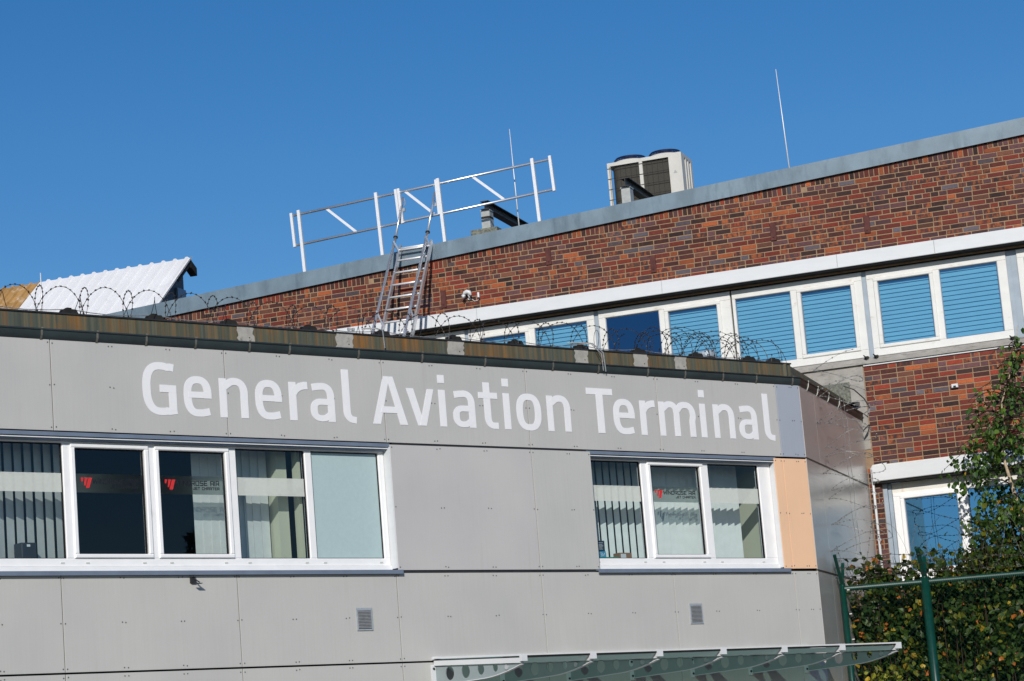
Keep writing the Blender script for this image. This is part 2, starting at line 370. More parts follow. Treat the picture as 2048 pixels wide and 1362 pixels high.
# steel side wall
for s0,s1 in ((.012,.885),(.89,3.08),(3.085,L-.07)):
    for z0,z1 in ((.05,3.46),(3.47,4.505),(4.53,6.03),(6.055,7.05)):
        p=MB(); P=[Sx(s0,0,z0),Sx(s1,0,z0),Sx(s1,0,z1),Sx(s0,0,z1)]
        nrm=Vector(Sx(0,.012,0))-Vector(Sx(0,0,0)); p.prism(P,nrm); p.build('steel_panel','steel_wall',T)
for z in (4.516,6.042):
    m=MB(); P=[Sx(.012,-.004,z-.012),Sx(L-.07,-.004,z-.012),Sx(L-.07,-.004,z+.010),Sx(.012,-.004,z+.010)]
    m.prism(P,Vector(Sx(0,.03,0))-Vector(Sx(0,0,0))); m.build('joint_rail','gutter_brown',T)

# parapet fascia with rust streaks, gutter, hooks
m=MB(); 
def frontrun(y,z0,z1,th,x0=XL,x1=0.0):
    m.box(x0,x1,y,y+th,z0,z1)
frontrun(.14,7.06,7.355,.05,XL,.02); 
sa,sb=Sx(.02,.14,0),Sx(L-.30,.14,0)
P=[(*Sx(-.03,.14,0)[:2],7.06),(*Sx(L-.45,.14,0)[:2],7.06),(*Sx(L-.45,.14,0)[:2],7.33),(*Sx(-.03,.14,0)[:2],7.355)]
m.prism(P,Vector(Sx(0,.05,0))-Vector(Sx(0,0,0)))
par=m.build('roof_fascia','rust',T)
m=MB(); m.box(XL,.03,.125,.22,7.355,7.372); m.build('roof_edge_trim','steel_dark',T)
for xa,xb in ((-8.985,-8.77),(-7.60,-7.36),(-5.94,-5.69),(-3.885,-3.67),(-2.88,-2.63),(-2.15,-1.94)):
    m=MB(); n=9
    fx=lambda t:[(xa+random.uniform(-.012,.012),.137,7.10+t*.25)]
    Lp=[(xa+random.uniform(-.015,.015),.134,7.10+.265*k/n) for k in range(n+1)]; Rp=[(xb+random.uniform(-.015,.015),.134,7.10+.265*k/n) for k in range(n+1)]
    m.prism(Lp+Rp[::-1],(0,.005,0)); m.m=1
    for fxx in (.12,.6): m.disc((xa+(xb-xa)*fxx+.03,.134,7.17+.1*fxx),(0,-1,0),.008,.004,8)
    m.build('repair_patch',['concrete','rivet_shaded'],par)
# half round gutter: front run then mitred side run
def gut_profile(n=9): return [(-.078*math.cos(math.pi*k/n)*1.0, -.122*math.sin(math.pi*k/n)**.8) for k in range(n+1)]
m=MB(); zc=7.135; prof=gut_profile()
yc=.045
A0=[(XL,yc+py,zc+pz) for py,pz in prof]; 
# mitre at the corner: intersection of offset lines
def sidept(s,py,z): return Sx(s,yc+py,z)
def mitre(py):
    y=yc+py; d=Vector(Sx(1,0,0))-Vector(Sx(0,0,0)); o=Vector(Sx(0,y,0)); t=(y-o.y)/d.y; return o.x+d.x*t
A1=[(mitre(py),yc+py,zc+pz) for py,pz in prof]
A2=[(*sidept(L-.10,py,0)[:2],zc+pz) for py,pz in prof]
for Aa,Ab,mi in ((A0,A1,0),(A1,A2,1)):
    m.m=mi; n=len(Aa); m.add(Aa+Ab,[(i,i+1,n+i+1,n+i) for i in range(n-1)])
    off=.004
m.m=1; m.add(A2,[tuple(range(len(A2)))])
m.m=0; m.tube([(XL,yc-.080,zc+.003),(mitre(-.08),yc-.080,zc+.003)],.011,8)
m.m=1; m.tube([(mitre(-.08),yc-.080,zc+.003),(*sidept(L-.10,-.08,0)[:2],zc+.003)],.011,8)
gt=m.build('gutter',['gutter','gutter_brown'],T,smooth=True)
hx=[-17.2,-16.4,-15.6,-14.8,-14.0,-13.2,-12.4,-11.6,-10.92,-10.30,-9.66,-8.94,-8.39,-7.41,-6.47,-5.50,-4.41,-3.65,-2.80,-2.14,-1.45,-.83,-.14]
for x in hx:
    m=MB(); rr=.083
    pr=[(x,yc-rr*math.cos(math.pi*k/8),zc-.127*math.sin(math.pi*k/8)**.8) for k in range(6)]
    pr=[(x,yc-.092,zc+.022),(x,yc-.094,zc+.008)]+pr
    for a,b in zip(pr[:-1],pr[1:]): m.bar(a,b,.024,.004,up=(0,-.7,-.7))
    m.build('gutter_bracket','hook',gt)
for s in (.45,1.05,1.75,2.45):
    m=MB(); pr=[(*Sx(s,yc-.083*math.cos(math.pi*k/8),0)[:2],zc-.127*math.sin(math.pi*k/8)**.8) for k in range(6)]
    pr=[(*Sx(s,yc-.09,0)[:2],zc+.02)]+pr
    m.tube(pr,.008,5); m.build('gutter_bracket','hook_white',gt)

# lettering ------------------------------------------------------------
def se(cx,cz,rx,rz,a0,a1,n=18,p=2.7):
    out=[]
    for k in range(n+1):
        a=math.radians(a0+(a1-a0)*k/n); c,s=math.cos(a),math.sin(a)
        out.append((cx+rx*math.copysign(abs(c)**(2/p),c),cz+rz*math.copysign(abs(s)**(2/p),s)))
    return out
def stroke(mb,pts,x0,z0,wv=.098,wh=.082,y=-.004,closed=False,cap=None):
    P=[Vector((a,b)) for a,b in pts]; Q=[P[0]]
    for q in P[1:]:
        if (q-Q[-1]).length>1e-5: Q.append(q)
    P=Q; n=len(P); Lf=[];Rt=[]
    if closed and (P[0]-P[-1]).length<1e-4: P=P[:-1]; n-=1
    for i in range(n):
        a=P[i-1] if (i>0 or closed) else P[i]; b=P[(i+1)%n] if (i<n-1 or closed) else P[i]
        t=(b-a).normalized(); nn=Vector((-t.y,t.x)); w_=wv*abs(nn.x)**2+wh*abs(nn.y)**2
        Lf.append(P[i]+nn*w_/2); Rt.append(P[i]-nn*w_/2)
    if cap=='v0':                                      # shear last end vertical
        pass
    vs=[(x0+p.x,y,z0+p.y) for p in Lf]+[(x0+p.x,y,z0+p.y) for p in Rt]
    vb=[(a,.0,b) for a,_,b in vs]; b=n; F=[]
    m_=n if closed else n-1
    for i in range(m_):
        j=(i+1)%n; F.append((i,j,b+j,b+i)); F.append((2*n+i,2*n+j,j,i)); F.append((b+i,b+j,2*n+b+j,2*n+b+i))
    if not closed: F+= [(0,b,2*n+b,2*n),(n-1,2*n+n-1,2*n+b+n-1,b+n-1)]
    mb.add(vs+vb,F)
Z0=6.262; XH=.448; CH=.576; AH=.630
def G_(m,x):
    stroke(m,[(.408,.532)]+[(.36,.541)]+se(.235,.294,.185,.256,70,180,14,2.6)+se(.235,.294,.185,.256,180,285,14,2.6)+[(.33,.043),(.43,.058)],x,Z0,.100,.083)
    stroke(m,[(.381,.052),(.381,.338)],x,Z0,.098,.08,-.0048); stroke(m,[(.22,.297),(.43,.297)],x,Z0,.1,.082,-.0056)
def e_(m,x):
    stroke(m,[(.312,.205),(.312,.25)]+se(.180,.250,.132,.165,0,180,16,2.5)+se(.180,.226,.132,.188,180,275,12,2.5)+[(.24,.040),(.33,.058)],x,Z0)
    stroke(m,[(.06,.243),(.361,.243)],x,Z0,.1,.07,-.0052)
def n_(m,x,st=True,wd=.375):
    if st: stroke(m,[(.047,0),(.047,XH)],x,Z0,.094,.09)
    r=(wd-.049-.075)/2; cx=.075+r
    stroke(m,[(.06,.350)]+se(cx+.005,.270,r,.147,125,0,12,2.4)+[(wd-.047,.2),(wd-.047,0)],x,Z0,.097,.082,-.0052)
def r_(m,x):
    stroke(m,[(.05,0),(.05,XH)],x,Z0,.100,.09); stroke(m,[(.06,.315),(.10,.365),(.155,.398),(.21,.411),(.262,.413)],x,Z0,.09,.088,-.0052)
def a_(m,x):
    stroke(m,[(.035,.398),(.10,.408)]+se(.165,.285,.130,.131,85,0,10,2.5)+[(.296,.25),(.296,0)],x,Z0,.098,.080)
    stroke(m,[(.300,.232),(.16,.232)]+se(.160,.134,.110,.098,92,268,14,2.5)+[(.20,.040),(.25,.062),(.296,.10)],x,Z0,.095,.072,-.0052)
def l_(m,x,top=AH):
    stroke(m,[(.051,top),(.051,.16)]+se(.151,.14,.100,.106,180,255,8,2.2)+[(.182,.030)],x,Z0,.101,.078)
def i_(m,x):
    stroke(m,[(.05,0),(.05,XH)],x,Z0,.1,.1); stroke(m,[(.05,.532),(.05,AH)],x,Z0,.1,.1)
def t_(m,x):
    stroke(m,[(.131,.570),(.131,.15)]+se(.226,.14,.095,.104,180,262,8,2.3)+[(.286,.037)],x,Z0,.101,.078)
    stroke(m,[(0,.408),(.295,.408)],x,Z0,.1,.075,-.0052)
def o_(m,x): stroke(m,se(.197,.226,.147,.192,0,360,40,2.6),x,Z0,.1,.08,closed=True)
def quadp(m,x,pts,y=-.004):
    m.prism([(x+a,y,Z0+b) for a,b in pts],(0,-y,0))
def A_(m,x):
    quadp(m,x,[(0,0),(.110,0),(.278,.576),(.186,.576)]); quadp(m,x,[(.398,0),(.510,0),(.326,.576),(.234,.576)],-.0052); quadp(m,x,[(.12,.136),(.39,.136),(.365,.213),(.145,.213)],-.0060)
def v_(m,x):
    quadp(m,x,[(0,XH),(.108,XH),(.250,0),(.150,0)]); quadp(m,x,[(.316,XH),(.412,XH),(.275,0),(.175,0)],-.0052)
def T_(m,x):
    quadp(m,x,[(0,.495),(.44,.495),(.44,.576),(0,.576)]); quadp(m,x,[(.158,0),(.270,0),(.270,.52),(.158,.52)],-.0052)
def m_(m,x):
    n_(m,x,True,.352); 
    mm=MB(); r=.118; cx=.352+.0+r-.02
    stroke(m,[(.325,.345)]+se(cx+.01,.270,r+.02,.147,125,0,12,2.4)+[(.58,.2),(.58,0)],x,Z0,.097,.082,-.0060)
WORDS=(((G_,-10.366),(e_,-9.838),(n_,-9.369),(e_,-8.888),(r_,-8.424),(a_,-8.134),(l_,-7.668)),
 ((A_,-7.248),(v_,-6.733),(i_,-6.247),(a_,-6.043),(t_,-5.632),(i_,-5.246),(o_,-5.042),(n_,-4.546)),
 ((T_,-3.876),(e_,-3.441),(r_,-2.980),(m_,-2.648),(i_,-1.916),(n_,-1.674),(a_,-1.215),(l_,-.738)))
for W_ in WORDS:
    lt=MB()
    for f,x in W_: f(lt,x)
    lt.build('sign_lettering','letter',T)

# front windows ----------------------------------------------------------
def textmesh(txt,x0,x1,z0,z1,y,mat,parent,name,off=.0):
    cu=bpy.data.curves.new('txt','FONT'); cu.body=txt; cu.size=1; cu.offset=off; cu.resolution_u=3
    o=bpy.data.objects.new('txt',cu); COL.objects.link(o)
    dg=bpy.context.evaluated_depsgraph_get(); me0=bpy.data.meshes.new_from_object(o.evaluated_get(dg))
    vs=[v.co.copy() for v in me0.vertices]; fs=[tuple(p.vertices) for p in me0.polygons]
    bpy.data.objects.remove(o); bpy.data.curves.remove(cu); bpy.data.meshes.remove(me0)
    ax=[v.x for v in vs]; az=[v.y for v in vs]
    k=lambda v:(x0+(v.x-min(ax))/(max(ax)-min(ax))*(x1-x0), y, z0+(v.y-min(az))/(max(az)-min(az))*(z1-z0))
    mb=MB(); mb.add([k(v) for v in vs],fs); return mb
SQ={'W':(1.35,[[(0,1),(.28,0),(.675,.85),(1.07,0),(1.35,1)]]),'I':(.0,[[(0,0),(0,1)]]),'N':(.85,[[(0,0),(0,1),(.85,0),(.85,1)]]),'D':(.85,[[(0,0),(0,1),(.65,1),(.85,.8),(.85,.2),(.65,0),(0,0)]]),
'R':(.85,[[(0,0),(0,1),(.85,1),(.85,.45),(0,.45)],[(.45,.45),(.85,0)]]),'O':(.9,[[(0,0),(0,1),(.9,1),(.9,0),(0,0)]]),'S':(.85,[[(.85,1),(0,1),(0,.52),(.85,.52),(.85,0),(0,0)]]),'E':(.8,[[(.8,1),(0,1),(0,0),(.8,0)],[(0,.5),(.7,.5)]]),
'A':(.85,[[(0,0),(0,1),(.85,1),(.85,0)],[(0,.42),(.85,.42)]]),'J':(.7,[[(.7,1),(.7,0),(0,0),(0,.25)]]),'T':(.85,[[(0,1),(.85,1)],[(.425,1),(.425,0)]]),'C':(.8,[[(.8,1),(0,1),(0,0),(.8,0)]]),'H':(.85,[[(0,0),(0,1)],[(.85,0),(.85,1)],[(0,.5),(.85,.5)]])}
def square_text(txt,x0,x1,z0,z1,y,wv):
    tot=0; gap=.42
    for ch in txt: tot+= (.75 if ch==' ' else SQ[ch][0]+gap)
    k=(x1-x0)/(tot-gap); mb=MB(); x=x0; H=z1-z0; lay=0
    for ch in txt:
        if ch==' ': x+=.75*k; continue
        wd_,lines=SQ[ch]
        for ln in lines:
            for a,b in zip(ln[:-1],ln[1:]):
                lay=(lay+1)%9; A_2=Vector((x+a[0]*k,0,z0+a[1]*H)); B_2=Vector((x+b[0]*k,0,z0+b[1]*H)); t=(B_2-A_2).normalized(); n=Vector((-t.z,0,t.x))*wv/2; A_2-=t*wv/2; B_2+=t*wv/2; o=Vector((0,y-lay*.0002,0))
                mb.add([A_2-n+o,B_2-n+o,B_2+n+o,A_2+n+o],[(0,1,2,3)])
        x+=(wd_+gap)*k
    return mb
FY=.12
def front_window(xo0,xo1,panes,band):
    m=MB(); zb_,zt_=4.60,5.955
    segs=[]; ys=(FY,FY+.07)
    # outer frame: bottom, top, mullions
    m.bbox(xo0,xo1,*ys,4.60,4.688,.008); m.box(xo0,xo1,FY+.001,FY+.069,5.935,5.99)
    edges=[xo0]+[e for p in panes for e in (p[0],p[1])]+[xo1]
    for a,b in zip(edges[0::2],edges[1::2]): 
        if b-a>.004: m.bbox(a,b,*ys,4.688,5.935,.008)
    m.box(xo0,xo1,FY-.02,FY+.03,4.545,4.598)
    wdw=m.build('window','pvc',T)
    # drainage caps
    m=MB()
    for p in panes:
        for x in (p[0]+.10,p[1]-.06): m.box(x-.022,x+.022,FY-.006,FY+.002,4.632,4.648)
    m.build('drain_cap','hook_white',wdw)
    for (x0,x1,z0,z1,sash,kind) in panes:
        if sash:
            m=MB(); f=.055
            X0,X1,Z_0,Z_1=x0-f,x1+f,z0-f+.01,z1+f-.006
            m.bbox(X0,X1,FY-.022,FY+.04,Z_0,z0,.01); m.bbox(X0,X1,FY-.022,FY+.04,z1,Z_1,.01); m.bbox(X0,x0,FY-.022,FY+.04,z0,z1,.01); m.bbox(x1,X1,FY-.022,FY+.04,z0,z1,.01)
            m.build('sash','pvc',wdw)
        m=MB(); m.m=0; bz=.014
        for a in ((x0,x0+bz,z0,z1),(x1-bz,x1,z0,z1),(x0+bz,x1-bz,z0,z0+bz*.6),(x0+bz,x1-bz,z1-bz,z1)): m.box(a[0],a[1],FY+.022,FY+.045,a[2],a[3])
        m.build('glazing_seal','dark',wdw)
        m=MB(); m.add([(x0,FY+.03,z0),(x1,FY+.03,z0),(x1,FY+.03,z1),(x0,FY+.03,z1)],[(0,1,2,3)])
        m.build('pane','milk' if kind=='milk' else 'glass',wdw)
        if kind in ('film','logo'):
            zf0,zf1=band
            m=MB(); m.add([(x0+.014,FY+.026,zf0),(x1-.014,FY+.026,zf0),(x1-.014,FY+.026,zf1),(x0+.014,FY+.026,zf1)],[(0,1,2,3)])
            m.build('frosted_band','film' if kind=='film' else 'film_clear',wdw)
        if kind=='logo':
            xa=x0+.05; y=FY+.022
            m=MB(); h0,h1=band[0]+.05,band[1]-.042
            H=h1-h0; sh_=.040
            for l0,wd_,f0 in ((.03,.034,.60),(.077,.036,.22),(.124,.044,0.)):      # three slanted stripes of growing length
                q=lambda f,o: (xa+l0-.040+sh_*f+o, y, h0+H*f)
                m.add([q(f0,wd_*.5 if f0>0 else 0),q(f0,wd_),q(1,wd_),q(1,0)],[(0,1,2,3)])
            lg=m.build('logo_emblem','logo_red',wdw)
            square_text('WINDROSE AIR',xa+.176,xa+.735,h0+.052,h1-.014,y,.0105).build('logo_text','logo_black',wdw)
            square_text('JET CHARTER',xa+.395,xa+.735,h0+.004,h0+.030,y,.0075).build('logo_text','logo_black',wdw)
    # zinc head lining, jamb lining, sill
    m=MB(); m.box(xo0,xo1+.02,.012,FY+.01,5.992,6.034); m.box(xo0,xo1,.06,FY+.01,5.955,5.991)
    m.m=1; m.box(xo0,xo1,.03,.058,5.972,5.986)
    m.build('head_flashing',['zinc_blue','pvc'],wdw)
    m=MB(); m.box(xo1+.003,xo1+.022,.004,FY+.03,4.56,5.99); m.build('jamb_lining','fascia_white',wdw)
    m=MB(); m.prism([(xo0,-.045,4.488),(xo0,-.045,4.535),(xo0,FY,4.548),(xo0,FY,4.53),(xo0,-.03,4.515),(xo0,-.03,4.488)],(xo1-xo0+.05,0,0)); m.build('sill','zinc_blue',wdw)
    return wdw
front_window(-13.6,-7.045,[(-13.35,-12.5,4.688,5.935,0,'film'),(-12.35,-11.335,4.688,5.935,0,'film'),(-11.19,-10.325,4.735,5.885,1,'logo'),(-10.14,-9.275,4.735,5.885,1,'logo'),(-9.12,-8.18,4.688,5.935,0,'film'),(-8.085,-7.125,4.688,5.935,0,'milk')],(5.405,5.61))
front_window(-3.95,-.60,[(-3.90,-2.95,4.688,5.935,0,'film'),(-2.79,-1.91,4.735,5.89,1,'logo'),(-1.75,-.825,4.688,5.935,0,'film')],(5.42,5.62))
# ventilation grilles
def grille(x0,z0):
    m=MB(); X1,Z1=x0+.225,z0+.26
    m.box(x0,X1,-.012,-.001,z0,z0+.018); m.box(x0,X1,-.012,-.001,Z1-.022,Z1); m.box(x0,x0+.02,-.012,-.001,z0+.018,Z1-.022); m.box(X1-.02,X1,-.012,-.001,z0+.018,Z1-.022)
    fr_=m.build('vent_grille','galv',T)
    m=MB(); m.box(x0+.02,X1-.02,-.003,-.001,z0+.018,Z1-.022); m.build('grille_back','dark',fr_)
    m=MB(); n=13
    for k in range(n):
        z=z0+.024+k*.0168; m.prism([(x0+.022,-.006,z+.014),(x0+.022,-.018,z+.001),(x0+.022,-.0195,z+.003),(x0+.022,-.007,z+.0155)],(.181,0,0))
    m.build('louvre','galv',fr_)
grille(-7.69,3.84); grille(-2.435,3.83)

# things behind the front windows ------------------------------------------
def vblind(label,x0,x1,step,wd,ang,mat,y=.50,z0=4.62,z1=6.1):
    m=MB(); x=x0
    m.box(x0-.05,x1+.05,y-.03,y+.03,z1,z1+.04)
    while x<=x1:
        a=ang+random.uniform(-.05,.05); c,s=math.cos(a)*wd/2,math.sin(a)*wd/2
        m.prism([(x-c,y-s,z0),(x+c,y+s,z0),(x+c*.98,y+s*.98+.002,z0),(x-c,y-s+.002,z0)],(0,0,z1-z0)); x+=step
    o=m.build('vertical_blind',mat,None,(x0,y,z0),'F'); return tag(o,label,'blind',group='vertical blinds in the terminal windows')
vblind('pale vertical blind slightly open behind leftmost terminal window pane, above black speaker',-12.50,-11.02,.119,.122,.38,'slat')
vblind('closed pale vertical blind between second printed pane and milky pane',-9.42,-8.50,.113,.120,.08,'slat')
vblind('open dark gapped vertical blind behind the left pane of the right terminal window',-3.70,-2.66,.123,.070,-.69,'slat_navy')
vblind('pale vertical blind filling middle and right panes of right terminal window',-2.50,-.86,.119,.127,-.66,'slat')
m=MB(); m.bbox(-11.80,-11.62,.25,.42,4.56,4.875,.01); m.m=1; m.box(-11.74,-11.70,.2475,.2495,4.83,4.855)
m.build('loudspeaker',['speaker','paper'],None,(-11.7,.3,4.56),'F'); tag(bpy.data.objects[-1] if False else [o for o in bpy.data.objects if o.name=='loudspeaker'][0],'small black loudspeaker box behind leftmost terminal window pane','speaker')
def sb(name,label,cat,boxes,mats,at):
    m=MB()
    for k,b in boxes: m.m=k; m.bbox(*b,.003)
    o=m.build(name,mats,None,at,'F'); return tag(o,label,cat)
sb('book_stack','flat teal book lying on sill of right terminal window','book',[(0,(-3.80,-3.36,.22,.36,4.69,4.717)),(1,(-3.79,-3.37,.225,.355,4.700,4.708))],['teal','paper'],(-3.6,.3,4.69))
o=sb('brochure_stand','dark blue leaflet holder with cyan foot at left of right terminal window','leaflet holder',[(0,(-3.82,-3.515,.30,.33,4.80,4.935)),(1,(-3.82,-3.51,.295,.335,4.717,4.80))],['navy','cyan'],(-3.6,.3,4.717))
mb=textmesh('NET',-3.64,-3.53,4.735,4.782,.2935,'paper',None,'x',.01); mb.v=[(-7.17-x,y,z) for x,y,z in mb.v]; mb.build('lettering','paper',o)
m=MB()
for z in (4.905,4.885,4.87,4.855,4.84,4.825): m.box(-3.63,-3.535-random.uniform(0,.03),.2975,.2985,z,z+.005)
m.build('small_print','paper',o)
sb('cardboard_box','small brown cardboard box on sill of right terminal window','box',[(0,(-3.33,-3.12,.24,.36,4.69,4.775)),(1,(-3.31,-3.22,.2385,.2395,4.70,4.76))],['cardboard','paper'],(-3.2,.3,4.69))
# small bracket under the left sill
m=MB(); m.box(-9.90,-9.84,-.03,-.001,4.40,4.47); m.tube([(-9.86,-.03,4.45),(-9.85,-.07,4.42),(-9.83,-.09,4.40)],.008,6); m.box(-9.88,-9.80,-.10,-.06,4.385,4.393); m.tube([(-9.89,-.03,4.46),(-9.88,-.06,4.475)],.006,6)
tag(m.build('wall_hook','steel_dark',None,(-9.87,0,4.4),'F'),'small black metal hook bracket under the left terminal window sill','bracket')

# ================================================================== GLASS CANOPY
CX=[-6.60,-5.565,-4.525,-3.485,-2.445,-1.415,-.375]
K=thing('glass_canopy','tinted glass door canopy on seven perforated white fish-belly brackets','canopy','F',(-3.5,0,3.4))
zg=lambda y: 3.475+ .075*y*(.95)      # glass underside height, falling outwards (y negative)
for x in CX:
    m=MB(); n=20; th=.012
    top=lambda y: zg(y)-.075
    def bot(y): 
        t=min(1,max(0,(-y-.95)/.65)); return 3.178+.010*(-y)+(zg(-1.6)-.075-3.194)*(t**1.7)
    ys=[-.01-1.585*k/n for k in range(n+1)]
    holes=[(-.275,3.298,.080),(-.572,3.293,.078),(-.853,3.29,.062),(-1.116,3.285,.047)]
    # plate tessellated as columns of quads leaving elliptical holes
    cols=sorted(set([round(y,4) for y in ys]+[round(h[0]+h[2]*math.cos(math.pi*k/10),4) for h in holes for k in range(11)]),reverse=True)
    for a,b in zip(cols[:-1],cols[1:]):
        h=[q for q in holes if q[0]-q[2]-1e-4<=min(a,b) and max(a,b)<=q[0]+q[2]+1e-4]
        def col(za,zb,zc,zd):
            m.prism([(x-th/2,a,za),(x-th/2,b,zb),(x-th/2,b,zc),(x-th/2,a,zd)],(th,0,0))
        if h:
            h=h[0]; ha=math.sqrt(max(0,h[2]**2-(a-h[0])**2)); hb=math.sqrt(max(0,h[2]**2-(b-h[0])**2))
            col(bot(a),bot(b),h[1]-hb,h[1]-ha); col(h[1]+ha,h[1]+hb,top(b),top(a))
        else: col(bot(a),bot(b),top(b),top(a))
    br=m.build('bracket','bracket_shaded',K)
    m=MB()                                                # bottom flange, clamp bar, wall plate
    for a,b in zip(ys[:-1],ys[1:]): m.prism([(x-.025,a,bot(a)-.001),(x-.025,b,bot(b)-.001),(x-.025,b,bot(b)-.009),(x-.025,a,bot(a)-.009)],(.05,0,0))
    m.build('bracket_flange','fascia_white',br)
    m=MB(); m.prism([(x-.03,-.02,zg(0)-.066),(x-.03,-1.60,zg(-1.6)-.066),(x-.03,-1.60,zg(-1.6)-.008),(x-.03,-.02,zg(0)-.008)],(.06,0,0)); m.box(x-.04,x+.04,-1.645,-1.602,zg(-1.6)-.05,zg(-1.6)+.03); m.prism([(x-.035,-.02,zg(0)+.014),(x-.035,-1.6,zg(-1.6)+.014),(x-.035,-1.6,zg(-1.6)+.034),(x-.035,-.02,zg(0)+.034)],(.07,0,0)); m.build('clamp_bar','fascia_white',br)
    m=MB(); m.box(x-.065,x+.02,-.014,-.0005,3.15,3.42); m.m=1
    for z in (3.20,3.375): m.disc((x-.035,-.014,z),(0,-1,0),.014,.012,6)
    m.build('wall_plate',['fascia_white','steel_dark'],br)
    m=MB(); m.disc((x-.02,-1.33,3.272),(1,0,0),.03,.045,10); m.build('bolt','galv',br)
for a,b in zip(CX[:-1],CX[1:]):
    m=MB(); m.prism([(a+.004,-.02,zg(-.02)),(a+.004,-1.62,zg(-1.62)),(a+.004,-1.62,zg(-1.62)+.012),(a+.004,-.02,zg(-.02)+.012)],(b-a-.008,0,0)); m.build('glass_panel','glass_canopy',K)
m=MB(); m.box(CX[0]-.04,CX[-1]+.04,-.03,-.0005,3.48,3.515); m.build('wall_rail','fascia_white',K)
m=MB(); m.bar((CX[0],-1.618,zg(-1.618)+.006),(CX[-1],-1.618,zg(-1.618)+.006),.01,.018); m.build('edge_seal','dark',K)

# ================================================================== BRICK BUILDING
HB=thing('brick_building','red brown clinker brick building with sloping roof edge and blue blinds','building','B',(0,0,0)); HB.location=OB
vb=lambda x: 10.37+.0526*(x+10.06)       # underside of verge flashing
vt=lambda x: 10.62+.0526*(x+10.04)
XB0,XB1=-15.2,9.0
UW=[(-8.45,-6.32),(-6.26,-4.12),(-4.05,-1.885),(-1.86,.20),(.27,2.41),(2.57,4.7),(4.76,6.9)]
m=MB()                                                      # mortar-coloured core with openings
yb0,yb1=.0,.30
m.prism([(XB0,yb0,9.36),(XB1,yb0,9.36),(XB1,yb0,vb(XB1)+.1),(XB0,yb0,vb(XB0)+.1)],(0,.3,0))
m.box(XB0,-8.5,yb0,yb1,0,9.36); m.box(-8.5,XB1,yb0,yb1,6.30,7.90); m.box(-8.5,.19,yb0,yb1,0,6.30); m.box(4.8,XB1,yb0,yb1,0,6.30); m.box(.19,4.8,yb0,yb1,0,4.5)
m.box(6.95,XB1,yb0,yb1,7.9,9.36)
m.build('wall','mortar',HB)
m=MB(); m.box(-8.5,6.95,3.0,3.1,7.6,9.6); m.box(-8.5,6.95,.31,3.0,7.7,7.8); m.box(-8.5,6.95,.31,3.0,9.5,9.6); m.box(.1,4.9,2.0,2.1,4.3,6.3); m.box(.1,4.9,.31,2,4.35,4.45); m.box(.1,4.9,.31,2,6.3,6.4)
m.build('interior_room','interior',HB)
# bricks
PAL=[((134,58,46),.21),((100,54,50),.19),((70,46,46),.15),((112,76,82),.18),((192,102,58),.09),((156,62,44),.12),((112,106,116),.03),((134,86,68),.05)]
cs=np.cumsum([p for _,p in PAL]); cs/=cs[-1]
def bcol(dark=1.0,mp=.13):
    c=PAL[int(np.searchsorted(cs,random.random()))][0]; k=random.uniform(.34,.78)*dark
    l=lin(*c); mot=random.uniform(.45,.95) if random.random()<mp else random.uniform(0,.12)
    return (l[0]*k,l[1]*k,l[2]*k,mot)
bm=MB(); bm.col=[]
def brick(x0,x1,z0,z1,c):
    x0+=random.uniform(-.002,.002); x1+=random.uniform(-.002,.002); z0+=random.uniform(-.002,.002); z1+=random.uniform(-.002,.002)
    y=-.007+random.uniform(-.002,.0015); i=.004
    v=[(x0,.001,z0),(x1,.001,z0),(x1,.001,z1),(x0,.001,z1),(x0+i,y,z0+i),(x1-i,y,z0+i),(x1-i,y,z1-i),(x0+i,y,z1-i)]
    bm.add(v,[(4,5,6,7),(0,1,5,4),(1,2,6,5),(2,3,7,6),(3,0,4,7)]); bm.col+=[c]*5
CZ=.0772
def courses(x0,x1,z0,z1,top=None,dark=1.0,mp=.13,regular=False):
    j=0; z=z0
    while z<z1-.03:
        x=x0-random.choice([0,.06,.12,.18,.05]) if not regular else x0; k=(j%3)
        if regular and j%2: brick(x,x+.115,z,z+.065,bcol(dark,mp)); x+=.127
        while x<x1-.02:
            w_=(.115 if (k%3==2) else .240); 
            if random.random()<.12: w_=.240 if w_<.2 else .115
            a,b=max(x,x0),min(x+w_,x1)
            if b-a>.025 and (top is None or z+.065<=top((a+b)/2)): brick(a,b,z,z+.065,bcol(dark,mp))
            x+=w_+.012; k+=1
        z+=CZ; j+=1
zu=9.635
zk=lambda x: zu+math.floor((vb(x)-.075-zu)/CZ)*CZ-.012
courses(XB0,XB1,zu-CZ,11.6,top=zk,dark=1.0,mp=.30)
x=XB0
while x<XB1:
    z0=zk(x+.03)+.012; z1=min(vb(x+.03)+.02,z0+.24)
    if z1-z0>.03: brick(x,x+.065,z0,z1,bcol(1.0,.12))
    x+=.077
courses(.10,XB1,6.33,7.86,dark=1.18,mp=.16,regular=True)
courses(.0,.185,4.0,6.33,dark=.9,mp=.06); courses(4.85,XB1,4.0,6.33,dark=.9,mp=.06); courses(.0,4.85,2.4,4.5,dark=.9)
bm.build('brick_facing','brick',HB)
# plaster patch at the junction
m=MB(); m.box(-1.6,.085,-.012,-.001,6.6,7.90); m.build('plaster_patch','plaster',HB)
m=MB(); m.bbox(-.62,-.14,-.03,-.0125,7.02,7.66,.006); m.build('rough_slab','concrete_dark',HB)
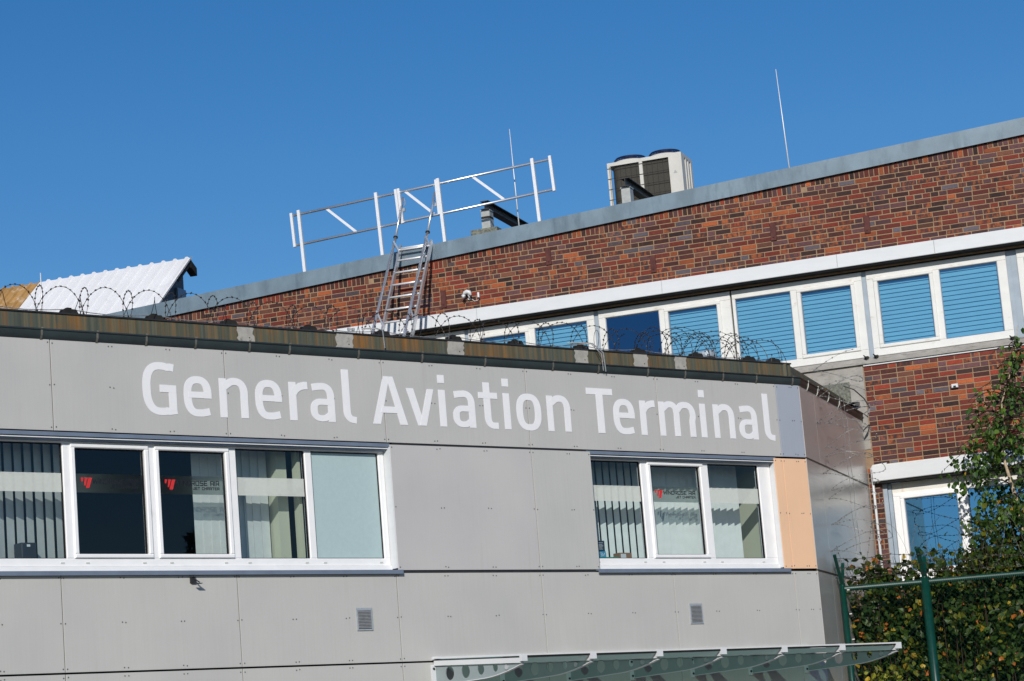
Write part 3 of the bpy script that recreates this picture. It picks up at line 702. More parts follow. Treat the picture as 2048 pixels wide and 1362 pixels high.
# verge flashing in lengths
edges=[XB0,-11.2,-8.2,-5.98,-4.03,-1.9,.45,2.7,5.0,XB1]
for k,(a,b) in enumerate(zip(edges[:-1],edges[1:])):
    m=MB(); d=.0015*(k%2)
    m.prism([(a+.001,-.06-d,vb(a)),(b+.004,-.06-d,vb(b)),(b+.004,-.06-d,vt(b)),(a+.001,-.06-d,vt(a))],(0,.02,0))
    m.prism([(a+.001,-.06-d,vt(a)),(b+.004,-.06-d,vt(b)),(b+.004,-.06-d,vt(b)+.012),(a+.001,-.06-d,vt(a)+.012)],(0,.42,0))
    m.build('verge_flashing','flashing',HB)
m=MB(); m.prism([(XB0,.02,vb(XB0)+.03),(XB1,.02,vb(XB1)+.03),(XB1,.02,vt(XB1)-.006),(XB0,.02,vt(XB0)-.006)],(0,.26,0)); m.build('parapet','mortar',HB)
m=MB(); m.prism([(XB0,.3,vb(XB0)-.02),(XB1,.3,vb(XB1)-.02),(XB1,.3,vb(XB1)-.10),(XB0,.3,vb(XB0)-.10)],(0,9,0)); m.build('roof','roofing',HB)
# white shutter-box fascias
m=MB(); 
for a,b in ((-9.3,-6.0),(-5.997,-2.9),(-2.897,-.1),(-.097,1.40),(1.403,XB1)): m.bbox(a,b,-.20,-.02,9.405,9.618,.006)
m.m=1; m.box(-9.3,XB1,-.019,-.001,9.62,9.632)
m.build('shutter_box',['fascia_white','hook_white'],HB)
m=MB(); m.box(-9.3,XB1,-.17,.06,9.385,9.404); m.box(-9.3,XB1,.03,.06,9.34,9.385); m.build('shutter_shade_strip','dark',HB)  # near-black boxes: shade of the recess under the fascia put into the colour
m=MB(); m.bbox(.085,4.9,-.16,-.012,6.085,6.315,.008); m.m=1; m.box(.085,4.9,-.11,-.012,6.319,6.335); m.build('shutter_box',['fascia_white','hook_white'],HB)
m=MB(); m.box(.19,4.85,-.13,.05,6.05,6.083); m.build('shutter_shade_strip','dark',HB)  # same painted shade below the lower shutter box
m=MB(); m.box(.32,4.79,.06,.12,5.90,6.05); m.build('stained_head_board','pvc_stain',HB)
# sills
m=MB(); m.prism([(-8.5,-.055,7.895),(-8.5,-.055,7.93),(-8.5,.05,8.005),(-8.5,.05,7.97)],(17.4,0,0)); m.m=1; m.box(.10,XB1,-.03,-.008,7.868,7.892)
m.build('sill',['plaster','fascia_white'],HB)
# posts between window units
for a,b in ((-8.51,-8.45),(-6.32,-6.26),(-4.12,-4.05),(.20,.27),(2.41,2.57),(4.7,4.76)):
    m=MB(); m.box(a+.002,b-.002,.075,.16,8.0,9.34); 
    if b-a>.1: m.box(a+.07,a+.075,.07,.075,8.0,9.30)
    m.build('window_post','zinc',HB)
FYB=.05
def upper_window(x0,x1,panes,zb_=8.01,zt_=9.34,mat='pvc_old'):
    m=MB(); ys=(FYB,FYB+.07); B_=min(p[2] for p in panes); T_2=max(p[3] for p in panes)
    m.bbox(x0,x1,*ys,zb_,B_,.008); m.bbox(x0,x1,*ys,T_2,zt_,.008)
    ed=[x0]+[e for p in panes for e in (p[0],p[1])]+[x1]
    for a,b in zip(ed[0::2],ed[1::2]): m.bbox(a,b,*ys,B_,T_2,.008)
    wd=m.build('window',mat,HB)
    for (a,b,c,d,sash) in panes:
        if sash:
            m=MB(); f=.065; Y=(FYB-.02,FYB+.045)
            m.bbox(a-f,b+f,*Y,c-f+.01,c,.01); m.bbox(a-f,b+f,*Y,d,d+f-.01,.01); m.bbox(a-f,a,*Y,c,d,.01); m.bbox(b,b+f,*Y,c,d,.01)
            m.build('sash',mat,wd)
        m=MB(); g_=.01
        for q in ((a,a+g_,c,d),(b-g_,b,c,d),(a+g_,b-g_,c,c+g_),(a+g_,b-g_,d-g_,d)): m.box(q[0],q[1],FYB+.025,FYB+.05,q[2],q[3])
        m.build('glazing_seal','zinc_blue',wd)
        m=MB(); m.add([(a,FYB+.035,c),(b,FYB+.035,c),(b,FYB+.035,d),(a,FYB+.035,d)],[(0,1,2,3)]); m.build('pane','glass_blue' if zb_>7 else 'glass_low',wd)
    return wd
Fz,Sz=(8.13,9.205),(8.18,9.16)
upper_window(-8.45,-6.32,[(-8.37,-7.52,*Fz,0),(-7.36,-6.42,*Fz,0)])
upper_window(-6.26,-4.12,[(-6.06,-5.29,*Sz,1),(-5.13,-4.25,*Fz,0)])
upper_window(-4.05,-1.885,[(-3.935,-3.055,*Fz,0),(-2.90,-2.11,*Sz,1)])
upper_window(-1.86,.20,[(-1.81,-.93,*Fz,0),(-.765,.02,*Sz,1)])
upper_window(.27,2.41,[(.44,1.235,*Sz,1),(1.39,2.27,*Fz,0)])
upper_window(2.57,4.7,[(2.74,3.54,*Sz,1),(3.69,4.57,*Fz,0)])
upper_window(4.76,6.9,[(4.93,5.72,*Sz,1),(5.88,6.76,*Fz,0)])
upper_window(.32,2.50,[(.49,1.285,4.72,5.80,1),(1.45,2.30,4.68,5.84,0)],4.55,5.90,'pvc')
upper_window(2.55,4.79,[(2.72,3.6,4.72,5.80,1),(3.75,4.6,4.68,5.84,0)],4.55,5.90,'pvc')
m=MB(); m.box(.19,.255,.02,.10,4.5,6.05); m.box(.26,.315,.05,.13,4.5,6.05); m.build('jamb_board','zinc',HB)
m=MB(); m.prism([(.16,-.06,4.47),(.16,-.06,4.50),(.16,.05,4.55),(.16,.05,4.52)],(4.7,0,0)); m.build('sill','plaster',HB)
# wall anchor plates
for x,z in ((-6.61,9.87),(-4.77,10.31),(-3.05,9.93),(-1.08,10.15),(.39,10.04),(2.9,10.35)):
    m=MB(); m.bbox(x-.045,x+.045,-.028,-.004,z-.13,z+.15,.004); m.disc((x,-.028,z-.07),(0,-1,0),.014,.012,8); m.build('anchor_plate','anchor',HB)
m=MB()
for x in (.16,.31,2.38,2.60): m.box(x-.03,x+.03,-.02,.05,7.975,8.02); m.tube([(x,-.02,8.0),(x-.03,-.05,8.03),(x+.02,-.07,7.98)],.009,6)
m.build('window_stay','black',HB)
# blinds behind upper windows
def hblind(x0,x1,z0,z1,label,step=.0665):
    m=MB(); y=.135; z=z0
    while z<z1:
        m.add([(x0,y-.010,z),(x1,y-.010,z),(x1,y+.006,z+step*.86),(x0,y+.006,z+step*.86)],[(0,1,2,3)]); z+=step*random.uniform(.99,1.01)
    m.m=1; m.add([(x0,y+.012,z0-.02),(x1,y+.012,z0-.02),(x1,y+.012,z1),(x0,y+.012,z1)],[(0,1,2,3)])
    return tag(m.build('slatted_blind',['blind','blind_back'],None,(x0,y,z0),'B'),label,'blind',group='lowered slatted blinds in the brick building')
hblind(-6.10,-5.25,8.10,9.2,'blue slatted blind just right of the ladder foot, mostly hidden by rusty roof edge')
hblind(-5.16,-4.22,8.08,9.22,'blue slatted blind left of the bare dark blue window')
hblind(-2.94,-2.07,8.10,9.2,'blue slatted blind right of the bare dark blue window')
hblind(-1.84,-.90,8.08,9.22,'blue slatted blind above roof corner, behind the razor wire tangle',.0672)
hblind(-.80,.06,8.10,9.2,'blue slatted blind just left of the grey post over the roof corner')
hblind(.40,1.28,8.10,9.2,'blue slatted blind just right of the grey post over roof corner')
hblind(1.36,2.30,8.08,9.22,'blue slatted blind with bold wavy slats, rightmost full one',.072)
hblind(2.70,3.58,8.10,9.2,'blue slatted blind at right picture edge beyond wide grey post')

# conduit beside lower window
m=MB(); m.tube([(.30,-.03,6.345),(.085,-.03,6.335),(.065,-.05,6.30),(.065,-.05,3.2)],.021,10)
for z in (5.9,5.2,4.6): m.box(.035,.095,-.06,-.008,z,z+.03)
tag(m.build('conduit_pipe','fascia_white',None,(.065,-.05,3.2),'B',True),'white vertical pipe on brick beside the lower right window','pipe')
# small junction box on brick
m=MB(); m.bbox(1.40,1.50,-.06,-.008,7.36,7.42,.008); m.m=1; m.box(1.43,1.47,-.064,-.06,7.365,7.39)
tag(m.build('junction_box',['fascia_white','black'],None,(1.45,-.03,7.36),'B'),'tiny white box on brick wall behind birch top','junction box')
# security lamp
lx,lz=-6.16,9.86
t=thing('security_lamp','white twin-head security lamp on brick left of white fascia near ladder','lamp','B',(lx,0,lz))
q8=lambda *p:(lx+.72*p[0],.72*p[1],lz+.72*p[2])
m=MB(); m.disc(q8(0,-.007,-.05),(0,-1,0),.022,.04,10); m.tube([q8(0,-.05,-.05),q8(.03,-.12,-.03),q8(.02,-.16,.02)],.012,8); m.build('arm','fascia_white',t)
m=MB(); m.tube([q8(-.10,-.16,.02),q8(-.06,-.16,.075),q8(.0,-.16,.09),q8(.05,-.16,.07),q8(.085,-.16,.0)],[.012,.030,.036,.034,.018],12); m.build('lamp_shade','fascia_white',t,smooth=True)
m=MB(); m.tube([q8(-.12,-.17,.02),q8(-.06,-.19,-.02)],[.020,.030],10); m.build('bulb_head','fascia_white',t,smooth=True)
m=MB(); m.tube([q8(.24,-.10,-.06),q8(.24,-.10,.05)],.019,10); m.disc(q8(.24,-.007,0),(0,-1,0),.013,.07,8); m.build('motion_sensor','fascia_white',t)
m=MB(); m.tube([q8(.05,-.03,-.06),q8(.12,-.04,-.12),q8(.2,-.04,-.11),q8(.25,-.04,-.04)],.005,5); m.build('cable','fascia_white',t)

# ================================================================== LADDER
Ld=thing('ladder','silver aluminium roof ladder leaning against the brick roof edge','ladder','B',(-7.0,-1.5,7.6))
topz=10.83; ty=-.09; th_=math.radians(34.5); dy,dz=-math.sin(th_),-math.cos(th_)
lp=lambda x,t,o=0.,n=0.: (x+o, ty+dy*t-math.cos(th_)*n, topz+dz*t+math.sin(th_)*n)
XA,XBd=-7.255,-6.715; LEN=4.15
for x in (XA,XBd):
    m=MB(); m.bar(lp(x,-.03),lp(x,LEN),.028,.075,up=(0,-math.cos(th_),math.sin(th_))); m.build('stringer','alu',Ld)
for k in range(15):
    t_0=.02 if k==0 else .10+.281*(k-0)-.10
    m=MB(); p=lp(XA,.03+.281*k); q=lp(XBd,.03+.281*k); m.tube([p,q],.017,10); m.build('rung','alu_pale',Ld,smooth=True)
m=MB(); m.tube([lp(XA,.10,0,.03),lp(XBd,.10,0,.03)],.017,10); m.build('rung','alu_pale',Ld,smooth=True)
for x,sx in ((XA,-.075),(XBd,-.05)):
    x2=x+sx
    a=(x2+.05,.24,11.74); b=(x2,-.10,11.0); c=lp(x2,LEN-.1,-.0,.22)
    m=MB(); m.tube([a,b],.017,10); m.tube([b,c],.024,10); hr=m.build('handrail_pole','alu',Ld,smooth=True)
    m=MB(); m.disc((x2,-.10,11.0),(0,.42,.91),.038,.02,12); m.build('collar','black',hr)
    m=MB(); m.bar(lp(x2,-.0,0,.16),lp(x,.12),.03,.03); m.bar(lp(x2,1.62,0,.2),lp(x,1.80),.022,.022); m.build('bracket','alu',hr)
    m=MB(); m.tube([(x2+.05+.03*math.cos(q),.24,11.66+.07*math.sin(q)) for q in np.linspace(0,2*math.pi,14)[:-1]],.007,6,closed=True); m.bar((x2+.055,.24,11.56),(x2+.05,.24,11.50),.035,.035); m.build('safety_hook','steel_zinc',hr)

# ================================================================== ROOF RAILING
Rg=thing('roof_railing','silver guard railing with two rails standing on the sloping roof edge','railing','B',(-7,.2,10.85))
YR=.2
rt=lambda x: 11.73+.05*(x+9.26); rl=lambda x: 11.215+.0523*(x+9.24)
lean=-.05
m=MB(); m.tube([(-9.24,YR,rt(-9.24)),(-4.66,YR,rt(-4.66))],.021,10); m.build('top_rail','alu',Rg,smooth=True)
m=MB(); m.tube([(-9.22,YR,rl(-9.22)),(-4.63,YR,rl(-4.63))],.021,10); m.build('lower_rail','alu',Rg,smooth=True)
for x,zb_,zt_ in ((-9.09,10.6,11.80),(-7.68,10.65,11.88),(-6.57,10.7,11.945),(-4.92,10.8,12.015)):
    m=MB(); xt=x-.045*(zt_-zb_); m.bar((x,YR-.024,zb_),(xt+.005,YR-.024,zt_),.046,.05,up=(1,0,0)); m.build('post','alu_pale',Rg)
for xb,xt,zb_,zt_ in ((-9.245,-9.275,11.185,11.77),(-4.635,-4.665,11.42,12.01),(-7.29,-7.325,11.29,11.885),(-7.345,-7.375,11.32,11.88),(-6.635,-6.655,11.34,11.93)):
    m=MB(); m.bar((xb,YR-.024,zb_),(xt,YR-.024,zt_),.044,.045,up=(1,0,0)); m.build('end_post','alu_pale',Rg)
for a,b in (((-8.64,11.755),(-8.13,11.275)),((-7.22,11.83),(-6.74,11.37)),((-6.02,11.885),(-5.51,11.42))):
    m=MB(); m.bar((a[0],YR,a[1]),(b[0],YR,b[1]),.010,.042,up=(0,0,1)); m.build('brace','alu_pale',Rg)

# ================================================================== LIGHTNING RODS
def rod(fr,x0,x1,y,z0,z1,label,r=.011):
    m=MB(); m.tube([(x0,y,z0),(x0+(x1-x0)*.5,y,z0+(z1-z0)*.5),(x1,y,z1)],[r,r*.8,r*.5],8)
    m.disc((x0,y,z0),(0,0,1),.09,.05,12)
    tag(m.build('lightning_rod','rod',None,(x0,y,z0),fr,True),label,'lightning rod',group='thin white lightning rods')
rod('B',-.79,-.853,.34,10.92,12.84,'tall thin white lightning rod standing alone at right on the sloping roof')
rod('B',-5.385,-5.42,.5,10.70,12.66,'thin white lightning rod rising behind the roof railing')
rod('F',-11.0,-11.0,1.0,7.33,8.02,'short thin white lightning rod in front of the white metal roof')

# ================================================================== ROOF BEAMS AND AIR CONDITIONER
def ibeam(name,label,x,y0,y1,z,plinth):
    t=thing(name,label,'steel beam','B',(x,y0+.12,z-.6),group='black steel beams on stub posts on the roof')
    m=MB(); hw=.07; tf=.011
    m.box(x-hw,x+hw,y0,y1,z-tf,z); m.box(x-hw,x+hw,y0,y1,z-.14,z-.14+tf); m.box(x-.005,x+.005,y0,y1,z-.14+tf,z-tf); m.build('beam','steel_dark',t)
    m=MB(); m.box(x-.09,x+.06,y0+.05,y0+.23,z-.46,z-.142); m.box(x-.10,x+.07,y0+.04,y0+.24,z-.160,z-.1415); m.build('post','steel_zinc',t)
    if plinth:
        m=MB(); m.box(x-.0905,x+.0605,y0+.0495,y0+.2305,z-.29,z-.25); m.build('strap','black',t)
        m=MB(); m.bbox(x-.27,x+.19,y0-.02,y0+.55,z-.85,z-.462,.01); m.build('plinth','concrete_dark',t)
    else:
        m=MB(); m.bbox(x-.22,x+.22,y0-.05,y0+.5,z-.85,z-.462,.01); m.build('plinth','concrete_dark',t)
ibeam('steel_beam','black steel beam on grey stub post and concrete block behind the railing',-5.96,.5,4.5,11.53,True)
ibeam('steel_beam','black steel beam on grey stub post in front of the air conditioner',-3.68,1.0,3.0,11.66,False)
ax,ay,az=-4.57,3.1,10.80
AC=thing('air_conditioner','off white twin fan rooftop air conditioner with dark grilles','air conditioner','B',(ax+.65,ay+.35,az))
AW,AD,AH_=1.33,.70,1.70; zt_=az+AH_
m=MB(); e=.055
m.box(ax,ax+e,ay,ay+.05,az,zt_-.06); m.box(ax+.57,ax+.63,ay,ay+.05,az,zt_-.06); m.box(ax+1.10,ax+AW,ay,ay+.05,az,zt_-.06); m.box(ax,ax+AW,ay,ay+AD,zt_-.06,zt_)
m.box(ax,ax+AW,ay,ay+AD,az,az+.09); m.box(ax+AW-.02,ax+AW,ay+.05,ay+.20,az+.09,zt_-.06); m.box(ax+AW-.02,ax+AW,ay+.28,ay+.36,az+.09,zt_-.06); m.box(ax+AW-.02,ax+AW,ay+.44,ay+.52,az+.09,zt_-.06); m.box(ax+AW-.02,ax+AW,ay+.60,ay+AD,az+.09,zt_-.06)
m.box(ax,ax+.03,ay+AD-.06,ay+AD,az+.09,zt_-.06); m.box(ax,ax+AW-.02,ay+AD-.02,ay+AD,az+.09,zt_-.07)
m.build('cabinet','ac_white',AC)
m=MB(); pr=[]
for k in range(9): 
    a=math.pi-k*math.pi/16; pr.append((ax+.19+.13*math.cos(a),ay+.17-.13*math.sin(a)))
pr+= [(ax+.57,ay+.04),(ax+1.1,ay+.04)]
n=len(pr); m.add([(x,y,az+.1) for x,y in pr]+[(x,y,zt_-.07) for x,y in pr],[(i,i+1,n+i+1,n+i) for i in range(n-1)])
m.box(ax+AW-.1,ax+AW-.09,ay+.15,ay+AD-.05,az+.1,zt_-.07)
m.build('coil','ac_grille',AC)
m=MB()
for k in range(12):
    x=ax+.04+k*.0955
    if abs(x-ax-.60)>.02: m.tube([(x,ay-.004,az+.1),(x,ay-.004,zt_-.065)],.0042,4)
for k in range(9):
    z=az+.12+k*.185; m.tube([(ax-.005,ay-.010,z),(ax+1.1,ay-.010,z)],.0042,4)
m.build('wire_guard','black',AC)
m=MB(); m.add([(ax+1.17,ay-.0015,zt_-.36),(ax+1.24,ay-.0015,zt_-.36),(ax+1.205,ay-.0015,zt_-.30)],[(0,1,2)]); m.box(ax+1.15,ax+1.27,ay-.002,ay-.0005,zt_-.95,zt_-.80); m.build('label_plate','steel_zinc',AC)
for cx in (ax+.33,ax+.96):
    m=MB(); R_=.285; k=28; cy=ay+.36
    ring=lambda r,z:[(cx+r*math.cos(2*math.pi*i/k),cy+r*math.sin(2*math.pi*i/k),z) for i in range(k)]
    m.add(ring(R_+.02,zt_)+ring(R_,zt_+.05)+ring(R_-.02,zt_+.05)+ring(R_-.02,zt_-.05),[(j*k+i,j*k+(i+1)%k,(j+1)*k+(i+1)%k,(j+1)*k+i) for j in range(3) for i in range(k)])
    sh=m.build('fan_shroud','ac_white',AC,smooth=True)
    m=MB()
    for q,z in ((R_,zt_+.055),(R_-.005,zt_+.085),(R_-.03,zt_+.11)): m.tube([(cx+q*math.cos(2*math.pi*i/k),cy+q*math.sin(2*math.pi*i/k),z) for i in range(k)],.010,5,closed=True)
    for q in np.linspace(.06,R_-.05,6): m.tube([(cx+q*math.cos(2*math.pi*i/k),cy+q*math.sin(2*math.pi*i/k),zt_+.115) for i in range(k)],.005,4,closed=True)
    for i in range(0,k,2):
        a=2*math.pi*i/k; m.tube([(cx+R_*math.cos(a),cy+R_*math.sin(a),zt_+.05),(cx+(R_-.03)*math.cos(a),cy+(R_-.03)*math.sin(a),zt_+.115),(cx,cy,zt_+.118)],.004,4)
    m.build('fan_guard','fan_blue',sh)
    m=MB()
    for i in range(4):
        a=i*math.pi/2+.3; p=lambda r,b,z:(cx+r*math.cos(a+b),cy+r*math.sin(a+b),z)
        m.prism([p(.05,-.2,zt_+.03),p(.24,-.3,zt_+.045),p(.24,.5,zt_-.01),p(.05,.4,zt_)],(0,0,.004))
    m.build('fan_blade','fan_blue',sh)

# ================================================================== WHITE METAL ROOF SHED
SY=7.0
sx1,sx0=-14.48,-17.95                         # white part right / left ends on the ridge
zr,ze=13.02,11.14; ye=SY-2.4
Sh=thing('metal_roof_shed','distant shed roof of white ribbed sheet with rusty brown end','shed','B',(-17,SY,10))
def sheet(x0,x1,mat,name,shift=0.,yoff=0.,rib=.25):
    m=MB(); xs=[]; x=x0
    while x<x1-1e-3:
        nx=min(x+rib,x1)
        xs+=[(x,0),(x+rib*.62,0),(x+rib*.72,.035),(x+rib*.90,.035)]; x=nx
    xs=[(min(a,x1),h) for a,h in xs]+[(x1,0)]
    nn=Vector((0,-(zr-ze),(SY-ye))).normalized(); nn=Vector((0,-abs(nn.y),abs(nn.z)))
    A=[(a,SY+nn.y*h+yoff,zr+nn.z*h) for a,h in xs]; B_=[(a,ye+nn.y*h+yoff,ze+nn.z*h) for a,h in xs]; n=len(xs)
    m.add(A+B_,[(i,n+i,n+i+1,i+1) for i in range(n-1)])
    return m.build(name,mat,Sh)
sheet(sx0,sx1,'shed_white','white_roof_sheet',rib=.262); sheet(-24.0,sx0,'shed_rust','rusty_roof_sheet',yoff=.03,rib=.21)
m=MB(); m.prism([(sx1-.30,SY,zr-.05),(sx1-.30,ye+.05,ze-.05),(sx1-.30,ye+.05,9),(sx1-.30,SY+.15,9),(sx1-.30,SY+.15,zr-.10)],(-9.3,0,0)); m.build('wall','shed_grey',Sh)
m=MB(); m.bar((sx1-.03,SY-.0,zr-.06),(sx1-.03,SY-.65,zr-.06-.65*(zr-ze)/(SY-ye)),.02,.10); m.prism([(sx1-.16,SY-.05,zr-.05),(sx1-.01,SY-.05,zr-.05),(sx1-.01,SY+.20,zr-.18),(sx1-.16,SY+.20,zr-.18)],(0,0,-.16)); m.build('ridge_end','black',Sh)
m=MB(); m.box(sx1-.29,sx1-.24,SY-.25,SY+.12,9,zr-.62); m.build('edge_board','zinc_blue',Sh)

# ================================================================== ROOF EDGE WIRE, HOLDERS, RAZOR WIRE
m=MB(); y=.40
hxs=[-13.2,-12.1,-11.016,-9.925,-8.928,-7.812,-6.738,-5.633,-4.643,-3.552,-2.55,-1.509,-.522,-.043]
path=[]
for a,b in zip(hxs[:-1],hxs[1:]):
    for k in range(4): t_0=k/4; path.append((a+(b-a)*t_0,y-.02,7.475-.035*math.sin(math.pi*t_0)))
m.tube(path,.005,5); m.tube([(-13,.5,7.45),(-10.5,.5,7.41),(-8,.5,7.44),(-5,.5,7.40),(-2,.5,7.42)],.004,5)
m.tube([(-7.1,.3,7.47),(-6.95,.2,7.46),(-6.93,.11,7.42),(-6.93,.09,7.2)],.008,6)
m.tube([(-3.80,.3,7.46),(-3.60,.1,7.44),(-3.55,-.03,7.30),(-3.56,-.06,7.05)],.008,6)
m.tube([(-3.86,.3,7.48),(-3.62,.12,7.45),(-3.58,-.03,7.28),(-3.60,-.06,7.06)],.006,6)
for q in range(2): m.disc((-7.25+.06*q,.35,7.45),(0,0,1),.022,.03,6)
tag(m.build('lightning_wire','wire_bright',None,(-6,.4,7.36),'F'),'thin metal wire strung along the rusty roof edge','wire')
spots=[('above the G of the lettering, second from left',-9.925),('leftmost, in front of the white metal roof',-11.016)]
lab={-11.016:'black wire holder block in front of the white metal roof',-9.925:'black wire holder block where grey flashing meets rusty roof edge',-8.928:'black wire holder block above first letter n, beside concrete patch',
-7.812:'black wire holder block above the first letter a',-6.738:'black wire holder block directly left of the ladder foot',-5.633:'black wire holder block right of ladder foot, above the letter t',
-4.643:'black wire holder block under first blue blind right of ladder',-3.552:'black wire holder block above the T, left of the bare dark window',-2.55:'black wire holder block under the bare dark window',
-1.509:'black wire holder block just left of the mushroom roof vent',-.522:'black wire holder block in the razor tangle right of the vent',-.043:'black wire holder block at the roof corner, rightmost'}
first=None
for x,lb in sorted(lab.items()):
    if first is None:
        m=MB(); a,b=.11,.075; h=.10
        m.add([(-a,-.08,0),(a,-.08,0),(a,.08,0),(-a,.08,0),(-b,-.05,h),(b,-.05,h),(b,.05,h),(-b,.05,h)],[(0,3,2,1),(4,5,6,7),(0,1,5,4),(1,2,6,5),(2,3,7,6),(3,0,4,7)])
        m.box(-.03,.03,-.025,.025,h,h+.02)
        o=m.build('wire_holder','black',None,(0,0,0)); first=o
    else: o=first.copy(); COL.objects.link(o)
    o.location=fpt('F',x,.40,7.372); o.rotation_euler=(0,0,AF+random.uniform(-.08,.08)); tag(o,lb,'wire holder',group='black wire holder blocks along the roof edge')
def barbs(m,path,step,l,r):
    acc=0
    for a,b in zip(path[:-1],path[1:]):
        a,b=Vector(a),Vector(b); d=(b-a).length; acc+=d
        if acc>=step:
            acc=0; t=(b-a).normalized(); u=t.cross(Vector((random.uniform(-1,1),random.uniform(-1,1),random.uniform(-1,1)))).normalized()
            m.bar(b-u*l/2-t*l*.3,b+u*l/2+t*l*.3,r*1.6,r*1.6); m.bar(b-t*l*.35,b+t*l*.35,r*3.2,r*3.2)
def helix(x0,x1,y,z,R,pitch,hand,ph,flat=1.0,jit=.02,n=26,ry=None):
    out=[]; turns=(x1-x0)/pitch; N_=int(turns*n); jr=[random.uniform(-jit,jit) for _ in range(int(turns)+3)]
    for i in range(N_+1):
        a=ph+hand*2*math.pi*i/n; k=i/n; j0=int(k); f=k-j0; j=jr[j0]*(1-f)+jr[j0+1]*f
        out.append((x0+(x1-x0)*i/N_+.25*j, y+(ry or R)*math.sin(a)*(1+j), z+(R+j)*math.cos(a)*flat))
    return out
m=MB()
for hand,ph in ((1,.3),(-1,2.2)):
    p=helix(-13.5,-.2,.55,7.44,.33,.56,hand,ph,1,.035,ry=.30); m.tube(p,.0034,4); barbs(m,p,.070,.026,.0040)
p=helix(-13.5,-2.0,.50,7.40,.28,.95,1,1.0,1,.05,ry=.25); m.tube(p,.0036,4)
tag(m.build('razor_wire','wire',None,(-6,.5,7.36),'F'),'long dark razor wire coil along the rusty roof edge','razor wire')
m=MB()
for (a,b,R_,pi_,hand,ph,y_) in ((-2.4,.05,.42,.42,1,0,.75),(-2.0,.15,.38,.47,-1,1.5,.7),(-1.2,.35,.50,.6,1,2.,1.1),(-.9,.5,.62,.7,-1,.4,1.5)):
    p=helix(a,b,y_,7.40,R_,pi_,hand,ph,1,.07); m.tube(p,.0032,4); barbs(m,p,.075,.026,.0038)
tag(m.build('razor_wire','wire',None,(-1,.8,7.36),'F'),'denser razor wire tangle at roof corner in front of blue windows','razor wire')
m=MB()
def vhelix(s,y,z0,z1,R,pitch,hand,ph,ecc=.6):
    out=[]; turns=(z1-z0)/pitch; N_=int(turns*24)
    for i in range(N_+1):
        a=ph+hand*2*math.pi*i/24; rr=R*(1+.12*math.sin(i*.11+ph))
        out.append(fpt('S',s+rr*math.cos(a),y+rr*ecc*math.sin(a),z0+(z1-z0)*i/N_+.05*math.sin(a*2+ph)))
    return out
for (s,y_,z0,z1,R_,pi_,hand,ph) in ((1.0,-.38,4.75,7.5,.37,.36,1,0.),(1.2,-.42,4.85,7.3,.40,.47,-1,1.1)):
    p=vhelix(s,y_,z0,z1,R_,pi_,hand,ph,.92); m.tube(p,.0030,4); barbs(m,p,.08,.024,.0036)
for s in (1.0,1.25): p=[fpt('S',s+.05*math.sin(k),-.35,4.8+2.4*k/20) for k in range(21)]; m.tube(p,.003,4)
# bright wire ends tied around the gutter end
m.tube([fpt('S',q[0],q[1],q[2]) for q in ((2.2,-.16,7.3),(2.9,-.18,7.33),(3.5,-.2,7.27),(3.85,-.2,7.17),(3.8,-.17,7.03),(3.6,-.15,7.06),(3.75,-.2,7.12))],.010,5)
o=m.build('razor_wire','wire_mid',None,(0,0,0)); tag(o,'pale razor wire coil hanging down the steel side wall','razor wire')
# roof vent
t=thing('roof_vent','small grey mushroom roof vent standing behind the roof edge','roof vent','F',(-.91,.8,7.33))
m=MB(); m.tube([(-.91,.8,7.33),(-.91,.8,7.53)],.055,14); m.build('pipe','galv',t,smooth=True)
m=MB(); m.tube([(-.91,.8,7.515),(-.91,.8,7.525),(-.91,.8,7.60),(-.91,.8,7.615)],[.10,.135,.125,.09],18); m.build('cap','zinc',t)

# ================================================================== FENCE
FYF=35.0
Fn=thing('chain_link_fence','green chain link fence with V arms and barbed wire before hedge','fence','W',(5.4,FYF,0))
zf=4.34; fx=[4.275,5.415,8.4]
for k,x in enumerate(fx):
    r_0=.042 if k==0 else .064
    m=MB(); m.tube([(x+(.0 if k else 0),FYF,0),(x,FYF,zf+.03)],r_0,14); m.m=1
    m.disc((x,FYF,zf+.03),(0,0,1),r_0*1.02,.012,14)
    ps=m.build('post',['fence_green','fence_green'],Fn,smooth=True)
    for dx,dy,h in ((-.10,-.28,.42),(.07,.28,.34)):
        m=MB(); m.bar((x+dx*.05,FYF+dy*.05,zf+.02),(x+dx,FYF+dy,zf+h),.042 if k==0 else .055,.03); m.build('arm','fence_green',ps)
m=MB(); m.tube([(fx[0],FYF,zf-.03),(9.5,FYF,zf-.0)],.036,12)
for k in range(int((9.5-fx[0])/.03)):
    x=fx[0]+k*.03; m.bar((x,FYF-.030,zf-.055),(x+.015,FYF-.034,zf+.0),.005,.005)
m.build('top_rail','fence_green',Fn)
m=MB(); c=.055; x0,x1=fx[0],9.3; z0,z1=2.2,zf-.04; H=z1-z0
k=0; x=x0-H
while x<x1:
    a0=max(0,x0-x); b0_=min(H,x1-x)
    if b0_>a0: m.tube([(x+a0,FYF-.03,z0+a0),(x+b0_,FYF-.03,z0+b0_)],.0014,3,caps=False)
    xx=x+H; 
    a1=max(0,xx-x1); b1_=min(H,xx-x0)
    if b1_>a1: m.tube([(xx-a1,FYF-.033,z0+a1),(xx-b1_,FYF-.033,z0+b1_)],.0014,3,caps=False)
    x+=c*1.414
m.build('mesh_netting','fence_green',Fn)
m=MB()
for dy,zz in ((-.26,.38),(-.17,.25),(-.08,.12),(.26,.31),(.15,.18)):
    p=[(fx[0]-.1+ (9.4-fx[0])*k/40,FYF+dy,zf+zz-.04*abs(math.sin(k*.55))) for k in range(41)]; m.tube(p,.004,4); barbs(m,p,.11,.03,.004)
m.build('barbed_wire','wire',Fn)
